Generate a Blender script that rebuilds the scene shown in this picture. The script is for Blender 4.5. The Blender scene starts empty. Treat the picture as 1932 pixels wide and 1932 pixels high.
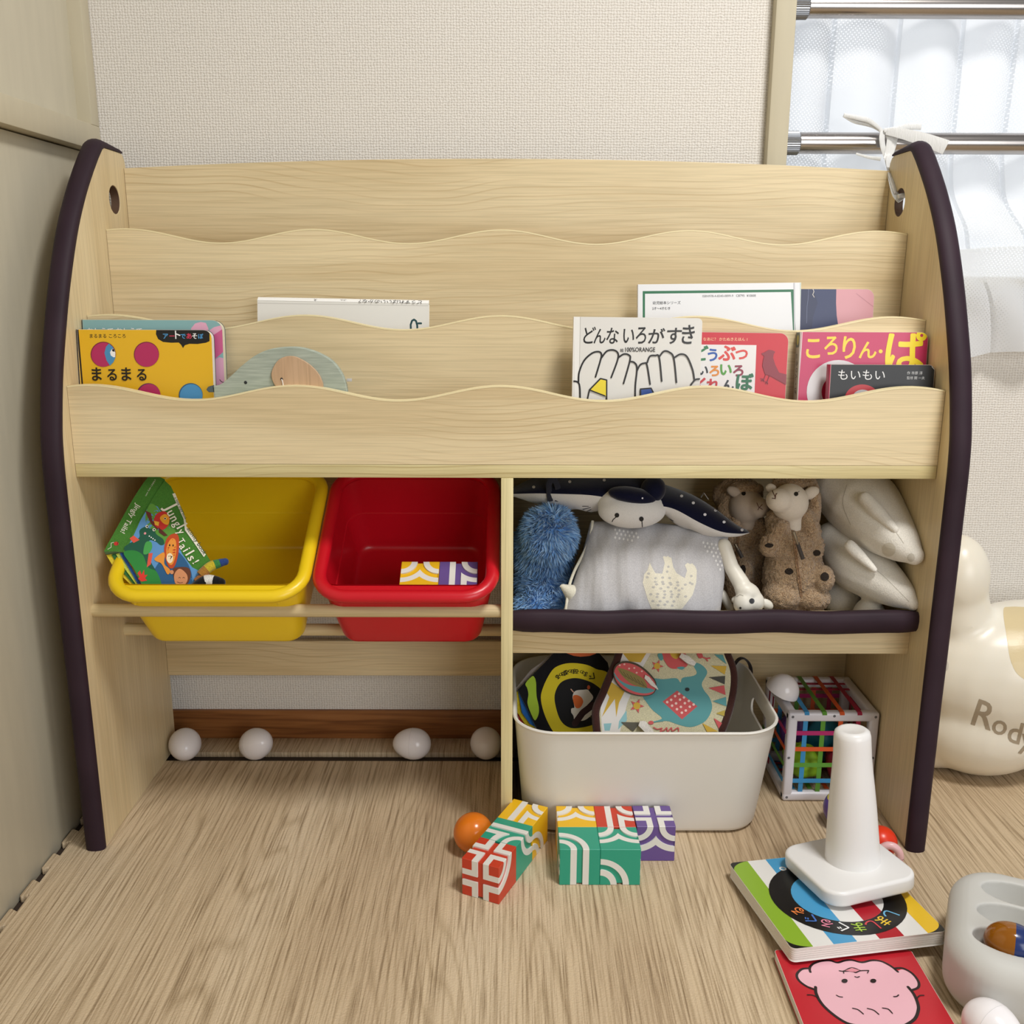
import bpy, bmesh, math, random
from mathutils import Vector, Matrix, noise
from mathutils.geometry import tessellate_polygon
from mathutils.bvhtree import BVHTree

random.seed(7)
SC = bpy.context.scene
COL = SC.collection
PI = math.pi

# ------------------------------------------------------------------ camera
FPX, PITCH, YAW, ROLL = 1836.95, 0.2420, -0.0032, 0.0031
CAM = Vector((0.5832, -1.5531, 0.8106))
_M = Matrix.Rotation(YAW, 3, 'Z') @ Matrix.Rotation(-PITCH, 3, 'X')
_r, FWD, _u = _M.col[0].copy(), _M.col[1].copy(), _M.col[2].copy()
RGT = math.cos(ROLL) * _r + math.sin(ROLL) * _u
UPV = -math.sin(ROLL) * _r + math.cos(ROLL) * _u
cd = bpy.data.cameras.new('camera')
cd.sensor_width = 36.0
cd.lens = 36.0 * FPX / 1932.0
cd.clip_start = 0.02
cam = bpy.data.objects.new('camera', cd)
COL.objects.link(cam)
m4 = Matrix((RGT, UPV, -FWD)).transposed().to_4x4()
m4.translation = CAM
cam.matrix_world = m4
SC.camera = cam

# ------------------------------------------------------------------ world, lights, exposure
SC.view_settings.view_transform = 'Standard'
SC.view_settings.look = 'None'
SC.view_settings.gamma = 1.0
SC.view_settings.use_curve_mapping = False
SC.view_settings.exposure = -0.08
w = bpy.data.worlds.new('room_light')
SC.world = w
w.use_nodes = True
bg = w.node_tree.nodes['Background']
bg.inputs[0].default_value = (1.0, 0.985, 0.965, 1)
bg.inputs[1].default_value = 0.25

def area(name, loc, target, sx, sy, power, col, shape='RECTANGLE'):
    l = bpy.data.lights.new(name, 'AREA')
    l.shape = shape
    l.size = sx
    l.size_y = sy
    l.energy = power
    l.color = col
    o = bpy.data.objects.new(name, l)
    COL.objects.link(o)
    o.location = loc
    d = Vector(target) - Vector(loc)
    o.rotation_euler = d.to_track_quat('-Z', 'Y').to_euler()
    return o

area('ceiling_lamp', (1.36, -1.12, 2.35), (1.30, -1.05, 0), 0.5, 0.5, 38, (1.0, 0.975, 0.94), 'DISK')
area('balcony_window_light', (2.05, -3.15, 1.25), (0.6, 0.0, 0.45), 1.5, 1.6, 36, (0.98, 0.99, 1.0))

# ------------------------------------------------------------------ pixel rays onto real planes
def ray(px, py):
    return (FWD + ((px - 966.0) / FPX) * RGT - ((py - 966.0) / FPX) * UPV)

def at_y(px, py, Y):
    d = ray(px, py)
    return CAM + d * ((Y - CAM.y) / d.y)

def at_z(px, py, Z):
    d = ray(px, py)
    return CAM + d * ((Z - CAM.z) / d.z)

def at_plane(px, py, o, n):
    d = ray(px, py)
    return CAM + d * ((Vector(o) - CAM).dot(n) / d.dot(n))

# ------------------------------------------------------------------ materials
def lin(c):
    c /= 255.0
    return c / 12.92 if c <= 0.04045 else ((c + 0.055) / 1.055) ** 2.4

def rgb(c):
    if isinstance(c, str):
        c = tuple(int(c[i:i + 2], 16) for i in (0, 2, 4))
    return (lin(c[0]), lin(c[1]), lin(c[2]), 1.0)

class NT:
    def __init__(s, name, rough=0.5, spec=0.5):
        s.m = bpy.data.materials.new(name)
        s.m.use_nodes = True
        s.t = s.m.node_tree
        s.b = s.t.nodes['Principled BSDF']
        s.b.inputs['Roughness'].default_value = rough
        s.b.inputs['Specular IOR Level'].default_value = spec
    def n(s, typ, **kw):
        nd = s.t.nodes.new(typ)
        for k, v in kw.items():
            if k in nd.inputs:
                nd.inputs[k].default_value = v
            else:
                setattr(nd, k, v)
        return nd
    def l(s, a, b):
        s.t.links.new(a, b)
    def coord(s, scale=(1, 1, 1), rnd=0.0, rot=(0, 0, 0)):
        tc = s.n('ShaderNodeTexCoord')
        mp = s.n('ShaderNodeMapping')
        mp.inputs['Scale'].default_value = scale
        mp.inputs['Rotation'].default_value = rot
        s.l(tc.outputs['Object'], mp.inputs['Vector'])
        if rnd:
            oi = s.n('ShaderNodeObjectInfo')
            mu = s.n('ShaderNodeVectorMath', operation='SCALE')
            mu.inputs[0].default_value = (rnd, rnd * 1.7, rnd * 0.6)
            s.l(oi.outputs['Random'], mu.inputs['Scale'])
            s.l(mu.outputs[0], mp.inputs['Location'])
        return mp.outputs[0]
    def ramp(s, src, stops):
        r = s.n('ShaderNodeValToRGB')
        e = r.color_ramp.elements
        while len(e) < len(stops):
            e.new(0.5)
        for el, (p, c) in zip(e, stops):
            el.position = p
            el.color = c if len(c) == 4 else rgb(c)
        s.l(src, r.inputs[0])
        return r.outputs[0]
    def bump(s, src, strength=0.3, dist=0.001):
        b = s.n('ShaderNodeBump')
        b.inputs['Strength'].default_value = strength
        b.inputs['Distance'].default_value = dist
        s.l(src, b.inputs['Height'])
        s.l(b.outputs[0], s.b.inputs['Normal'])
        return b
    def mix(s, fac, a, b, mode='MIX'):
        x = s.n('ShaderNodeMix', data_type='RGBA', blend_type=mode)
        if isinstance(fac, float):
            x.inputs[0].default_value = fac
        else:
            s.l(fac, x.inputs[0])
        for v, i in ((a, 6), (b, 7)):
            if isinstance(v, tuple):
                x.inputs[i].default_value = v
            else:
                s.l(v, x.inputs[i])
        return x.outputs[2]
    def base(s, sock):
        s.l(sock, s.b.inputs['Base Color'])

_pc = {}
def paint(c, rough=0.45, spec=0.5):
    """plain coloured surface with a hint of grain"""
    if isinstance(c, str):
        c = tuple(int(c[i:i + 2], 16) for i in (0, 2, 4))
    k = (tuple(c), rough, spec)
    if k not in _pc:
        t = NT('paint_%02x%02x%02x' % tuple(int(v) for v in c), rough, spec)
        t.b.inputs['Base Color'].default_value = rgb(c)
        nz = t.n('ShaderNodeTexNoise', Scale=900.0)
        t.l(t.coord(), nz.inputs['Vector'])
        t.bump(nz.outputs[0], 0.04, 0.0004)
        _pc[k] = t.m
    return _pc[k]

def fabric(c, name, scale=700.0, strength=0.5, rough=0.95, var=0.12):
    t = NT(name, rough, 0.15)
    nz = t.n('ShaderNodeTexNoise', Scale=scale, Detail=3.0)
    co = t.coord()
    t.l(co, nz.inputs['Vector'])
    lo = tuple(max(0, v * (1 - var)) for v in c)
    hi = tuple(min(255, v * (1 + var * 0.6)) for v in c)
    t.base(t.ramp(nz.outputs[0], [(0.3, lo), (0.7, hi)]))
    t.bump(nz.outputs[0], strength, 0.0015)
    t.b.inputs['Sheen Weight'].default_value = 0.25
    return t.m

def maple(name, axis, light, dark, lines=0.5, rough=0.42):
    """printed maple foil; the grain runs along axis"""
    t = NT(name, rough, 0.4)
    def sc(along, across):
        return tuple(along if a == axis else across for a in 'XYZ')
    big = t.n('ShaderNodeTexNoise', Scale=1.0, Detail=3.0, Distortion=0.6)
    t.l(t.coord(sc(1.1, 9.0), 7.0), big.inputs['Vector'])
    fine = t.n('ShaderNodeTexNoise', Scale=1.0, Detail=4.0)
    t.l(t.coord(sc(9.0, 520.0), 7.0), fine.inputs['Vector'])
    warp = t.n('ShaderNodeTexNoise', Scale=1.0, Detail=2.0)
    t.l(t.coord(sc(2.0, 4.0), 7.0), warp.inputs['Vector'])
    # growth-ring lines: a sawtooth of the warped cross-grain position
    ring = t.n('ShaderNodeMath', operation='MULTIPLY')
    ring.inputs[1].default_value = 11.0
    t.l(warp.outputs[0], ring.inputs[0])
    sep = t.n('ShaderNodeSeparateXYZ')
    t.l(t.coord((1, 1, 1), 7.0), sep.inputs[0])
    cross = t.n('ShaderNodeMath', operation='MULTIPLY_ADD')
    cross.inputs[1].default_value = 95.0
    t.l(sep.outputs['Z' if axis == 'X' else ('X' if axis == 'Z' else 'X')], cross.inputs[0])
    if axis == 'Z':
        t.l(sep.outputs['Y'], cross.inputs[0])
    t.l(ring.outputs[0], cross.inputs[2])
    fr = t.n('ShaderNodeMath', operation='FRACT')
    t.l(cross.outputs[0], fr.inputs[0])
    line = t.ramp(fr.outputs[0], [(0.0, (0, 0, 0, 1)), (0.72, (0.05, 0.05, 0.05, 1)), (0.92, (1, 1, 1, 1)), (1.0, (0, 0, 0, 1))])
    brk = t.n('ShaderNodeTexNoise', Scale=1.0, Detail=2.0)
    t.l(t.coord(sc(2.2, 16.0), 11.0), brk.inputs['Vector'])
    brkr = t.ramp(brk.outputs[0], [(0.38, (0, 0, 0, 1)), (0.68, (1, 1, 1, 1))])
    lm = t.n('ShaderNodeMath', operation='MULTIPLY')
    t.l(line, lm.inputs[0])
    t.l(brkr, lm.inputs[1])
    ls = t.n('ShaderNodeMath', operation='MULTIPLY')
    ls.inputs[1].default_value = lines
    t.l(lm.outputs[0], ls.inputs[0])
    mid = tuple((a * 0.6 + b * 0.4) for a, b in zip(light, dark))
    base = t.ramp(big.outputs[0], [(0.3, mid), (0.55, light), (0.75, tuple(min(255, v * 1.03) for v in light))])
    f2 = t.ramp(fine.outputs[0], [(0.35, (0.86, 0.86, 0.84, 1)), (0.6, (1, 1, 1, 1))])
    c = t.mix(1.0, base, f2, 'MULTIPLY')
    c = t.mix(ls.outputs[0], c, rgb(dark))
    t.base(c)
    t.bump(fine.outputs[0], 0.06, 0.0006)
    return t.m

# ------------------------------------------------------------------ mesh building
class MB:
    def __init__(s):
        s.v, s.f, s.mi, s.sm, s.mats = [], [], [], [], []
    def mat(s, m):
        if m not in s.mats:
            s.mats.append(m)
        return s.mats.index(m)
    def add(s, vs, fs, m, smooth=True):
        o = len(s.v)
        s.v += [Vector(p) for p in vs]
        k = s.mat(m)
        for f in fs:
            s.f.append([o + i for i in f])
            s.mi.append(k)
            s.sm.append(smooth)
        return s
    def bm(s, bm, m, smooth=True):
        bm.verts.ensure_lookup_table()
        bm.verts.index_update()
        s.add([x.co.copy() for x in bm.verts], [[q.index for q in f.verts] for f in bm.faces], m, smooth)
        bm.free()
        return s
    def mesh(s, me, mx, m, smooth=True):
        s.add([mx(x.co) if callable(mx) else mx @ x.co for x in me.vertices], [list(p.vertices) for p in me.polygons], m, smooth)
        return s
    def box(s, lo, hi, m, bev=0.0, seg=2, fn=None):
        b = bmesh.new()
        bmesh.ops.create_cube(b, size=1.0)
        lo, hi = Vector(lo), Vector(hi)
        for x in b.verts:
            x.co = Vector(((lo[i] + hi[i]) / 2 + x.co[i] * (hi[i] - lo[i])) for i in range(3))
        if bev:
            bmesh.ops.bevel(b, geom=b.edges[:], offset=bev, segments=seg, affect='EDGES', profile=0.5)
        if fn:
            for x in b.verts:
                x.co = fn(x.co)
        return s.bm(b, m)
    def tube(s, path, r, m, n=12, cap=True, flat=1.0, up=None):
        """round (or flattened) tube along a path; r a number or one per point"""
        path = [Vector(p) for p in path]
        N = len(path)
        rs = r if isinstance(r, (list, tuple)) else [r] * N
        vs, fs = [], []
        prev = None
        for i, p in enumerate(path):
            t = (path[min(i + 1, N - 1)] - path[max(i - 1, 0)])
            t = t.normalized() if t.length > 1e-9 else Vector((0, 0, 1))
            if prev is None:
                a = Vector(up) if up else (Vector((0, 0, 1)) if abs(t.z) < 0.9 else Vector((1, 0, 0)))
            else:
                a = prev
            a = (a - t * a.dot(t)).normalized()
            prev = a
            b = t.cross(a)
            for k in range(n):
                th = 2 * PI * k / n
                vs.append(p + a * (math.cos(th) * rs[i] * flat) + b * (math.sin(th) * rs[i]))
        for i in range(N - 1):
            for k in range(n):
                fs.append([i * n + k, i * n + (k + 1) % n, (i + 1) * n + (k + 1) % n, (i + 1) * n + k])
        if cap:
            fs.append(list(range(n))[::-1])
            fs.append([(N - 1) * n + k for k in range(n)])
        return s.add(vs, fs, m)
    def lathe(s, prof, m, fn, n=40):
        """prof: (radius, height) pairs; fn maps local xyz to the scene"""
        vs, fs = [], []
        for r, h in prof:
            for k in range(n):
                a = 2 * PI * k / n
                vs.append(fn(Vector((r * math.cos(a), r * math.sin(a), h))))
        for i in range(len(prof) - 1):
            for k in range(n):
                fs.append([i * n + k, i * n + (k + 1) % n, (i + 1) * n + (k + 1) % n, (i + 1) * n + k])
        return s.add(vs, fs, m)
    def ball(s, c, r, m, fn=None, u=28, v=16):
        b = bmesh.new()
        bmesh.ops.create_uvsphere(b, u_segments=u, v_segments=v, radius=1.0)
        c = Vector(c)
        r = Vector(r) if hasattr(r, '__len__') else Vector((r, r, r))
        for x in b.verts:
            q = Vector((x.co.x * r.x, x.co.y * r.y, x.co.z * r.z))
            x.co = c + (fn(q) if fn else q)
        return s.bm(b, m)
    def grid(s, nu, nv, fn, m, close_u=False):
        vs = [fn(i / (nu if close_u else nu - 1), j / (nv - 1)) for j in range(nv) for i in range(nu)]
        fs = []
        for j in range(nv - 1):
            for i in range(nu if close_u else nu - 1):
                i2 = (i + 1) % nu
                fs.append([j * nu + i, j * nu + i2, (j + 1) * nu + i2, (j + 1) * nu + i])
        return s.add(vs, fs, m)
    def bvh(s):
        return BVHTree.FromPolygons(s.v, s.f)
    def build(s, name, parent=None, sharp=40.0):
        me = bpy.data.meshes.new(name)
        me.from_pydata(s.v, [], s.f)
        for m in s.mats:
            me.materials.append(m)
        me.polygons.foreach_set('material_index', s.mi)
        me.polygons.foreach_set('use_smooth', s.sm)
        me.update()
        b = bmesh.new()
        b.from_mesh(me)
        bmesh.ops.recalc_face_normals(b, faces=b.faces[:]) if getattr(s, 'recalc', True) else None
        b.to_mesh(me)
        b.free()
        me.set_sharp_from_angle(angle=math.radians(sharp))
        o = bpy.data.objects.new(name, me)
        COL.objects.link(o)
        if parent:
            o.parent = parent
            o.matrix_parent_inverse = Matrix.Translation(parent.location).inverted()
        return o

def tag(o, label, cat, group=None, kind=None):
    o['label'] = label
    o['category'] = cat
    if group:
        o['group'] = group
    if kind:
        o['kind'] = kind
    return o

def thing(name, label, cat, loc, group=None):
    o = bpy.data.objects.new(name, None)
    o.empty_display_size = 0.05
    COL.objects.link(o)
    o.location = loc
    return tag(o, label, cat, group)

def struct(o):
    o['kind'] = 'structure'
    return o

def evaluated(o):
    dg = bpy.context.evaluated_depsgraph_get()
    dg.update()
    return bpy.data.meshes.new_from_object(o.evaluated_get(dg))

def prism(loops, depth, bev=0.0, seg=1):
    """flat outline(s) with holes, extruded by depth along +z, edges rounded; returns a mesh"""
    c = bpy.data.curves.new('outline', 'CURVE')
    c.dimensions = '2D'
    c.fill_mode = 'BOTH'
    c.extrude = depth / 2 - bev
    c.bevel_depth = bev
    c.bevel_resolution = seg
    c.offset = -bev
    for lp in loops:
        sp = c.splines.new('POLY')
        sp.points.add(len(lp) - 1)
        for p, q in zip(sp.points, lp):
            p.co = (q[0], q[1], 0, 1)
        sp.use_cyclic_u = True
    o = bpy.data.objects.new('outline', c)
    COL.objects.link(o)
    me = evaluated(o)
    bpy.data.objects.remove(o)
    for x in me.vertices:
        x.co.z += depth / 2
    return me

def blob(parts, voxel=0.004, smooth=6, cut=None):
    """soft union of ellipsoids and tapered limbs; returns (verts, faces)"""
    mb = MB()
    d = paint('808080')
    for p in parts:
        if p[0] == 'e':
            _, c, r, rot = p
            R3 = rot.to_3x3() if rot else Matrix.Identity(3)
            mb.ball(c, r, d, fn=lambda q, R3=R3: R3 @ q, u=24, v=14)
        else:
            _, path, rs = p
            mb.tube(path, rs, d, n=14)
            mb.ball(path[0], rs[0], d, u=14, v=8)
            mb.ball(path[-1], rs[-1], d, u=14, v=8)
    o = mb.build('blob')
    r = o.modifiers.new('r', 'REMESH')
    r.mode = 'VOXEL'
    r.voxel_size = voxel
    sm = o.modifiers.new('s', 'SMOOTH')
    sm.factor = 0.5
    sm.iterations = smooth
    me = evaluated(o)
    vs = [x.co.copy() for x in me.vertices]
    fs = [list(q.vertices) for q in me.polygons]
    bpy.data.objects.remove(o)
    bpy.data.meshes.remove(me)
    return vs, fs

def catmull(pts, k=6, closed=False):
    P = [Vector(p) if len(p) == 3 else Vector((p[0], p[1], 0)) for p in pts]
    dim = len(pts[0])
    out = []
    n = len(P)
    rng = range(n if closed else n - 1)
    for i in rng:
        if closed:
            a, b, c, d = P[i - 1], P[i], P[(i + 1) % n], P[(i + 2) % n]
        else:
            a, b, c, d = P[max(i - 1, 0)], P[i], P[i + 1], P[min(i + 2, n - 1)]
        for j in range(k):
            t = j / k
            q = 0.5 * ((2 * b) + (c - a) * t + (2 * a - 5 * b + 4 * c - d) * t * t + (3 * b - a - 3 * c + d) * t ** 3)
            out.append(tuple(q) if dim == 3 else (q.x, q.y))
    if not closed:
        out.append(tuple(P[-1]) if dim == 3 else (P[-1].x, P[-1].y))
    return out

def circ(cx, cy, rx, ry=None, n=28, a0=0.0, a1=2 * PI):
    ry = ry or rx
    full = abs(a1 - a0 - 2 * PI) < 1e-6
    return [(cx + rx * math.cos(a0 + (a1 - a0) * i / (n if full else n - 1)), cy + ry * math.sin(a0 + (a1 - a0) * i / (n if full else n - 1))) for i in range(n)]

def rrect(x0, y0, x1, y1, r, n=6):
    o = []
    for cx, cy, a in ((x1 - r, y1 - r, 0), (x0 + r, y1 - r, PI / 2), (x0 + r, y0 + r, PI), (x1 - r, y0 + r, 1.5 * PI)):
        for i in range(n + 1):
            t = a + PI / 2 * i / n
            o.append((cx + r * math.cos(t), cy + r * math.sin(t)))
    return o

_tc = {}
def text_tris(body, bold=0.0):
    """letters of the built-in typeface as flat triangles, size 1"""
    k = (body, bold)
    if k not in _tc:
        c = bpy.data.curves.new('letters', 'FONT')
        c.body = body
        c.size = 1.0
        c.offset = bold
        c.fill_mode = 'FRONT'
        c.resolution_u = 3
        o = bpy.data.objects.new('letters', c)
        COL.objects.link(o)
        me = evaluated(o)
        _tc[k] = ([(x.co.x, x.co.y) for x in me.vertices], [list(p.vertices) for p in me.polygons])
        bpy.data.objects.remove(o)
        bpy.data.meshes.remove(me)
    return _tc[k]

class Art:
    """printing on a real surface: flat cover (origin o, axes u, v) or a curved skin (bvh)"""
    def __init__(s, mb, o=None, u=None, v=None, clip=None, step=0.00003, bvh=None, rough=0.4, maxe=None, lift=0.0):
        s.mb, s.step, s.k, s.bvh, s.rough, s.maxe, s.lift = mb, step, 1, bvh, rough, maxe, lift
        s.clip = clip
        if bvh is not None and not lift:
            s.lift, s.step = 0.0002, 0.00003
        if o is not None:
            s.o, s.u, s.v = Vector(o), Vector(u).normalized(), Vector(v).normalized()
            s.nrm = s.u.cross(s.v).normalized()
    def px(s, x, y):
        p = at_plane(x, y, s.o, s.nrm) - s.o
        return (p.dot(s.u), p.dot(s.v))
    def put(s, q, off):
        if s.bvh is None:
            return s.o + s.u * q[0] + s.v * q[1] + s.nrm * off
        d = ray(q[0], q[1]).normalized()
        h = s.bvh.ray_cast(CAM, d)
        if h[0] is None:
            return None
        n = h[1]
        if n.dot(d) > 0:
            n = -n
        return h[0] + n * off
    hold = False
    def tris(s, pts, tri, col, spread=False):
        off = s.lift + s.step * s.k
        if not s.hold:
            s.k += 1 + (int(len(tri) * 1e-6 / s.step) if spread else 0)
        m = paint(col, s.rough) if not isinstance(col, bpy.types.Material) else col
        for n_, t in enumerate(tri):
            polys = [[pts[i] for i in t]]
            if s.clip:
                polys = [p for p in (clip_poly(p, s.clip) for p in polys) if len(p) > 2]
            if s.maxe:
                polys = subdiv(polys, s.maxe)
            o2 = off + (n_ * 1e-6 if spread else 0.0)
            for p in polys:
                v = [s.put(q, o2) for q in p]
                if None not in v:
                    s.mb.add(v, [list(range(len(p)))], m, False)
    def poly(s, pts, col, px=True):
        if s.bvh is None and px:
            pts = [s.px(*p) for p in pts]
        t = tessellate_polygon([[Vector((p[0], p[1], 0)) for p in pts]])
        s.tris(pts, t, col)
    def curve(s, pts, col, px=True, k=5):
        s.poly(catmull(pts, k, True), col, px)
    def circle(s, x, y, rx, ry=None, col='000000', px=True, n=26):
        s.poly(circ(x, y, rx, ry, n), col, px)
    def stroke(s, pts, w, col, px=True, smooth=0):
        if smooth:
            pts = catmull(pts, smooth)
        if s.bvh is None and px:
            a, b = s.px(*pts[0]), s.px(pts[0][0] + 10, pts[0][1])
            w = w * math.hypot(a[0] - b[0], a[1] - b[1]) / 10
            pts = [s.px(*p) for p in pts]
        P, T = [], []
        for i in range(len(pts) - 1):
            (x0, y0), (x1, y1) = pts[i], pts[i + 1]
            L = math.hypot(x1 - x0, y1 - y0) or 1e-9
            nx, ny = -(y1 - y0) / L * w / 2, (x1 - x0) / L * w / 2
            o = len(P)
            P += [(x0 + nx, y0 + ny), (x0 - nx, y0 - ny), (x1 - nx, y1 - ny), (x1 + nx, y1 + ny)]
            T.append([o, o + 1, o + 2, o + 3])
        for (x, y) in pts:
            o = len(P)
            P += circ(x, y, w / 2, n=10)
            T.append(list(range(o, o + 10)))
        s.tris(P, T, col, True)
    def text(s, body, a, b, col, bold=0.0, h=1.0, px=True, slant=0.0):
        """letters on the base line from a to b; h stretches the height"""
        V, Fc = text_tris(body, 0.0)
        if not V:
            return
        if s.bvh is None and px:
            a, b = s.px(*a), s.px(*b)
        x0, x1 = min(p[0] for p in V), max(p[0] for p in V)
        dx, dy = b[0] - a[0], b[1] - a[1]
        k = 1.0 / (x1 - x0)
        sgn = -1.0 if s.bvh is not None else 1.0
        L = math.hypot(dx, dy)
        nx, ny = -dy / L * sgn, dx / L * sgn
        pts = []
        for p in V:
            t = (p[0] - x0) * k
            g = p[1] * k * L * h
            pts.append((a[0] + dx * t + nx * g + dx / L * g * slant, a[1] + dy * t + ny * g + dy / L * g * slant))
        if bold:
            r = bold * k * L * 0.6
            base, lf = pts, s.lift
            keep, s.hold = s.hold, True
            for i in range(8):
                ox, oy = r * math.cos(i * PI / 4), r * math.sin(i * PI / 4)
                s.lift = lf + i * 6e-6
                s.tris([(p[0] + ox, p[1] + oy) for p in base], Fc, col)
            s.lift, s.hold = lf, keep
            if not keep:
                s.k += 2
            return
        s.tris(pts, Fc, col)

def clip_poly(p, cl):
    """p clipped to the convex counter-clockwise polygon cl"""
    out = list(p)
    for i in range(len(cl)):
        a, b = cl[i], cl[(i + 1) % len(cl)]
        def side(q):
            return (b[0] - a[0]) * (q[1] - a[1]) - (b[1] - a[1]) * (q[0] - a[0])
        src, out = out, []
        for j in range(len(src)):
            P, Q = src[j], src[(j + 1) % len(src)]
            sp, sq = side(P), side(Q)
            if sp >= 0:
                out.append(P)
            if (sp >= 0) != (sq >= 0):
                t = sp / (sp - sq)
                out.append((P[0] + (Q[0] - P[0]) * t, P[1] + (Q[1] - P[1]) * t))
        if not out:
            return []
    return out

def subdiv(polys, me):
    out, st = [], []
    for p in polys:
        for i in range(1, len(p) - 1):
            st.append((p[0], p[i], p[i + 1]))
    while st:
        t = st.pop()
        es = [math.dist(t[i], t[(i + 1) % 3]) for i in range(3)]
        i = es.index(max(es))
        if es[i] > me:
            a, b, c = t[i], t[(i + 1) % 3], t[(i + 2) % 3]
            mid = ((a[0] + b[0]) / 2, (a[1] + b[1]) / 2)
            st += [(a, mid, c), (mid, b, c)]
        else:
            out.append(list(t))
    return out
# ------------------------------------------------------------------ surfaces of the room
def wallpaper():
    t = NT('woven_wallpaper', 0.95, 0.2)
    co = t.coord()
    nz = t.n('ShaderNodeTexNoise', Scale=90.0, Detail=2.0)
    t.l(co, nz.inputs['Vector'])
    d = t.n('ShaderNodeVectorMath', operation='SCALE')
    d.inputs['Scale'].default_value = 0.0022
    t.l(nz.outputs['Color'], d.inputs[0])
    a = t.n('ShaderNodeVectorMath', operation='ADD')
    t.l(co, a.inputs[0])
    t.l(d.outputs[0], a.inputs[1])
    ws = []
    for ax, sc in (('X', 70.0), ('Z', 78.0)):
        wv = t.n('ShaderNodeTexWave', wave_type='BANDS', bands_direction=ax, Scale=sc, Distortion=3.4, Detail=3.0)
        wv.inputs['Detail Scale'].default_value = 2.5
        t.l(a.outputs[0], wv.inputs['Vector'])
        ws.append(wv.outputs['Fac'])
    mx = t.n('ShaderNodeMath', operation='ADD')
    t.l(ws[0], mx.inputs[0])
    t.l(ws[1], mx.inputs[1])
    n2 = t.n('ShaderNodeTexNoise', Scale=420.0, Detail=2.0)
    t.l(co, n2.inputs['Vector'])
    m2 = t.n('ShaderNodeMath', operation='MULTIPLY_ADD')
    m2.inputs[1].default_value = 1.9
    t.l(n2.outputs[0], m2.inputs[0])
    t.l(mx.outputs[0], m2.inputs[2])
    m3 = t.n('ShaderNodeMath', operation='MULTIPLY')
    m3.inputs[1].default_value = 0.27
    t.l(m2.outputs[0], m3.inputs[0])
    t.base(t.ramp(m3.outputs[0], [(0.15, (196, 189, 180)), (0.5, (222, 217, 209)), (0.8, (232, 228, 222))]))
    t.bump(m3.outputs[0], 0.6, 0.002)
    return t.m

def mat_wood():
    t = NT('wood_print_foam', 0.75, 0.25)
    big = t.n('ShaderNodeTexNoise', Scale=1.0, Detail=2.0)
    t.l(t.coord((7.0, 0.9, 1)), big.inputs['Vector'])
    k = t.n('ShaderNodeMath', operation='MULTIPLY')
    k.inputs[1].default_value = 17.0
    t.l(big.outputs[0], k.inputs[0])
    sp = t.n('ShaderNodeSeparateXYZ')
    t.l(t.coord(), sp.inputs[0])
    c = t.n('ShaderNodeMath', operation='MULTIPLY_ADD')
    c.inputs[1].default_value = 85.0
    t.l(sp.outputs['X'], c.inputs[0])
    t.l(k.outputs[0], c.inputs[2])
    fr = t.n('ShaderNodeMath', operation='FRACT')
    t.l(c.outputs[0], fr.inputs[0])
    streak = t.n('ShaderNodeTexNoise', Scale=1.0, Detail=5.0, Roughness=0.65)
    t.l(t.coord((330.0, 6.0, 1)), streak.inputs['Vector'])
    tone = t.n('ShaderNodeTexNoise', Scale=1.0, Detail=2.0)
    t.l(t.coord((5.0, 1.2, 1)), tone.inputs['Vector'])
    base = t.ramp(tone.outputs[0], [(0.3, (190, 167, 137)), (0.55, (207, 186, 155)), (0.75, (216, 197, 168))])
    s1 = t.ramp(streak.outputs[0], [(0.34, (0.42, 0.37, 0.31, 1)), (0.45, (0.80, 0.77, 0.73, 1)), (0.52, (1.0, 1.0, 1.0, 1)), (0.66, (1.08, 1.08, 1.07, 1))])
    s2 = t.ramp(fr.outputs[0], [(0.0, (0.66, 0.62, 0.55, 1)), (0.22, (1, 1, 1, 1)), (0.78, (1, 1, 1, 1)), (1.0, (0.66, 0.62, 0.55, 1))])
    x = t.mix(0.85, base, s1, 'MULTIPLY')
    x = t.mix(0.55, x, s2, 'MULTIPLY')
    t.base(x)
    v = t.n('ShaderNodeTexVoronoi', Scale=420.0)
    t.l(t.coord(), v.inputs['Vector'])
    ad = t.n('ShaderNodeMath', operation='MULTIPLY_ADD')
    ad.inputs[1].default_value = 1.5
    t.l(streak.outputs[0], ad.inputs[0])
    t.l(v.outputs[0], ad.inputs[2])
    t.bump(ad.outputs[0], 0.35, 0.0015)
    return t.m

def brown_wood():
    t = NT('brown_baseboard_wood', 0.45, 0.4)
    nz = t.n('ShaderNodeTexNoise', Scale=1.0, Detail=4.0, Distortion=0.4)
    t.l(t.coord((6.0, 40.0, 160.0)), nz.inputs['Vector'])
    t.base(t.ramp(nz.outputs[0], [(0.3, (112, 66, 32)), (0.55, (148, 95, 50)), (0.75, (160, 106, 60))]))
    return t.m

def door_paint(name, c):
    t = NT(name, 0.5, 0.35)
    nz = t.n('ShaderNodeTexNoise', Scale=60.0, Detail=3.0)
    t.l(t.coord((1, 1, 0.15)), nz.inputs['Vector'])
    t.base(t.ramp(nz.outputs[0], [(0.3, tuple(v * 0.975 for v in c)), (0.7, c)]))
    t.bump(nz.outputs[0], 0.03, 0.001)
    return t.m

WP, MATW, BRN = wallpaper(), mat_wood(), brown_wood()
CREAM = door_paint('cream_door_laminate', (202, 195, 174))
CREAM2 = door_paint('cream_trim_paint', (202, 193, 168))

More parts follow.
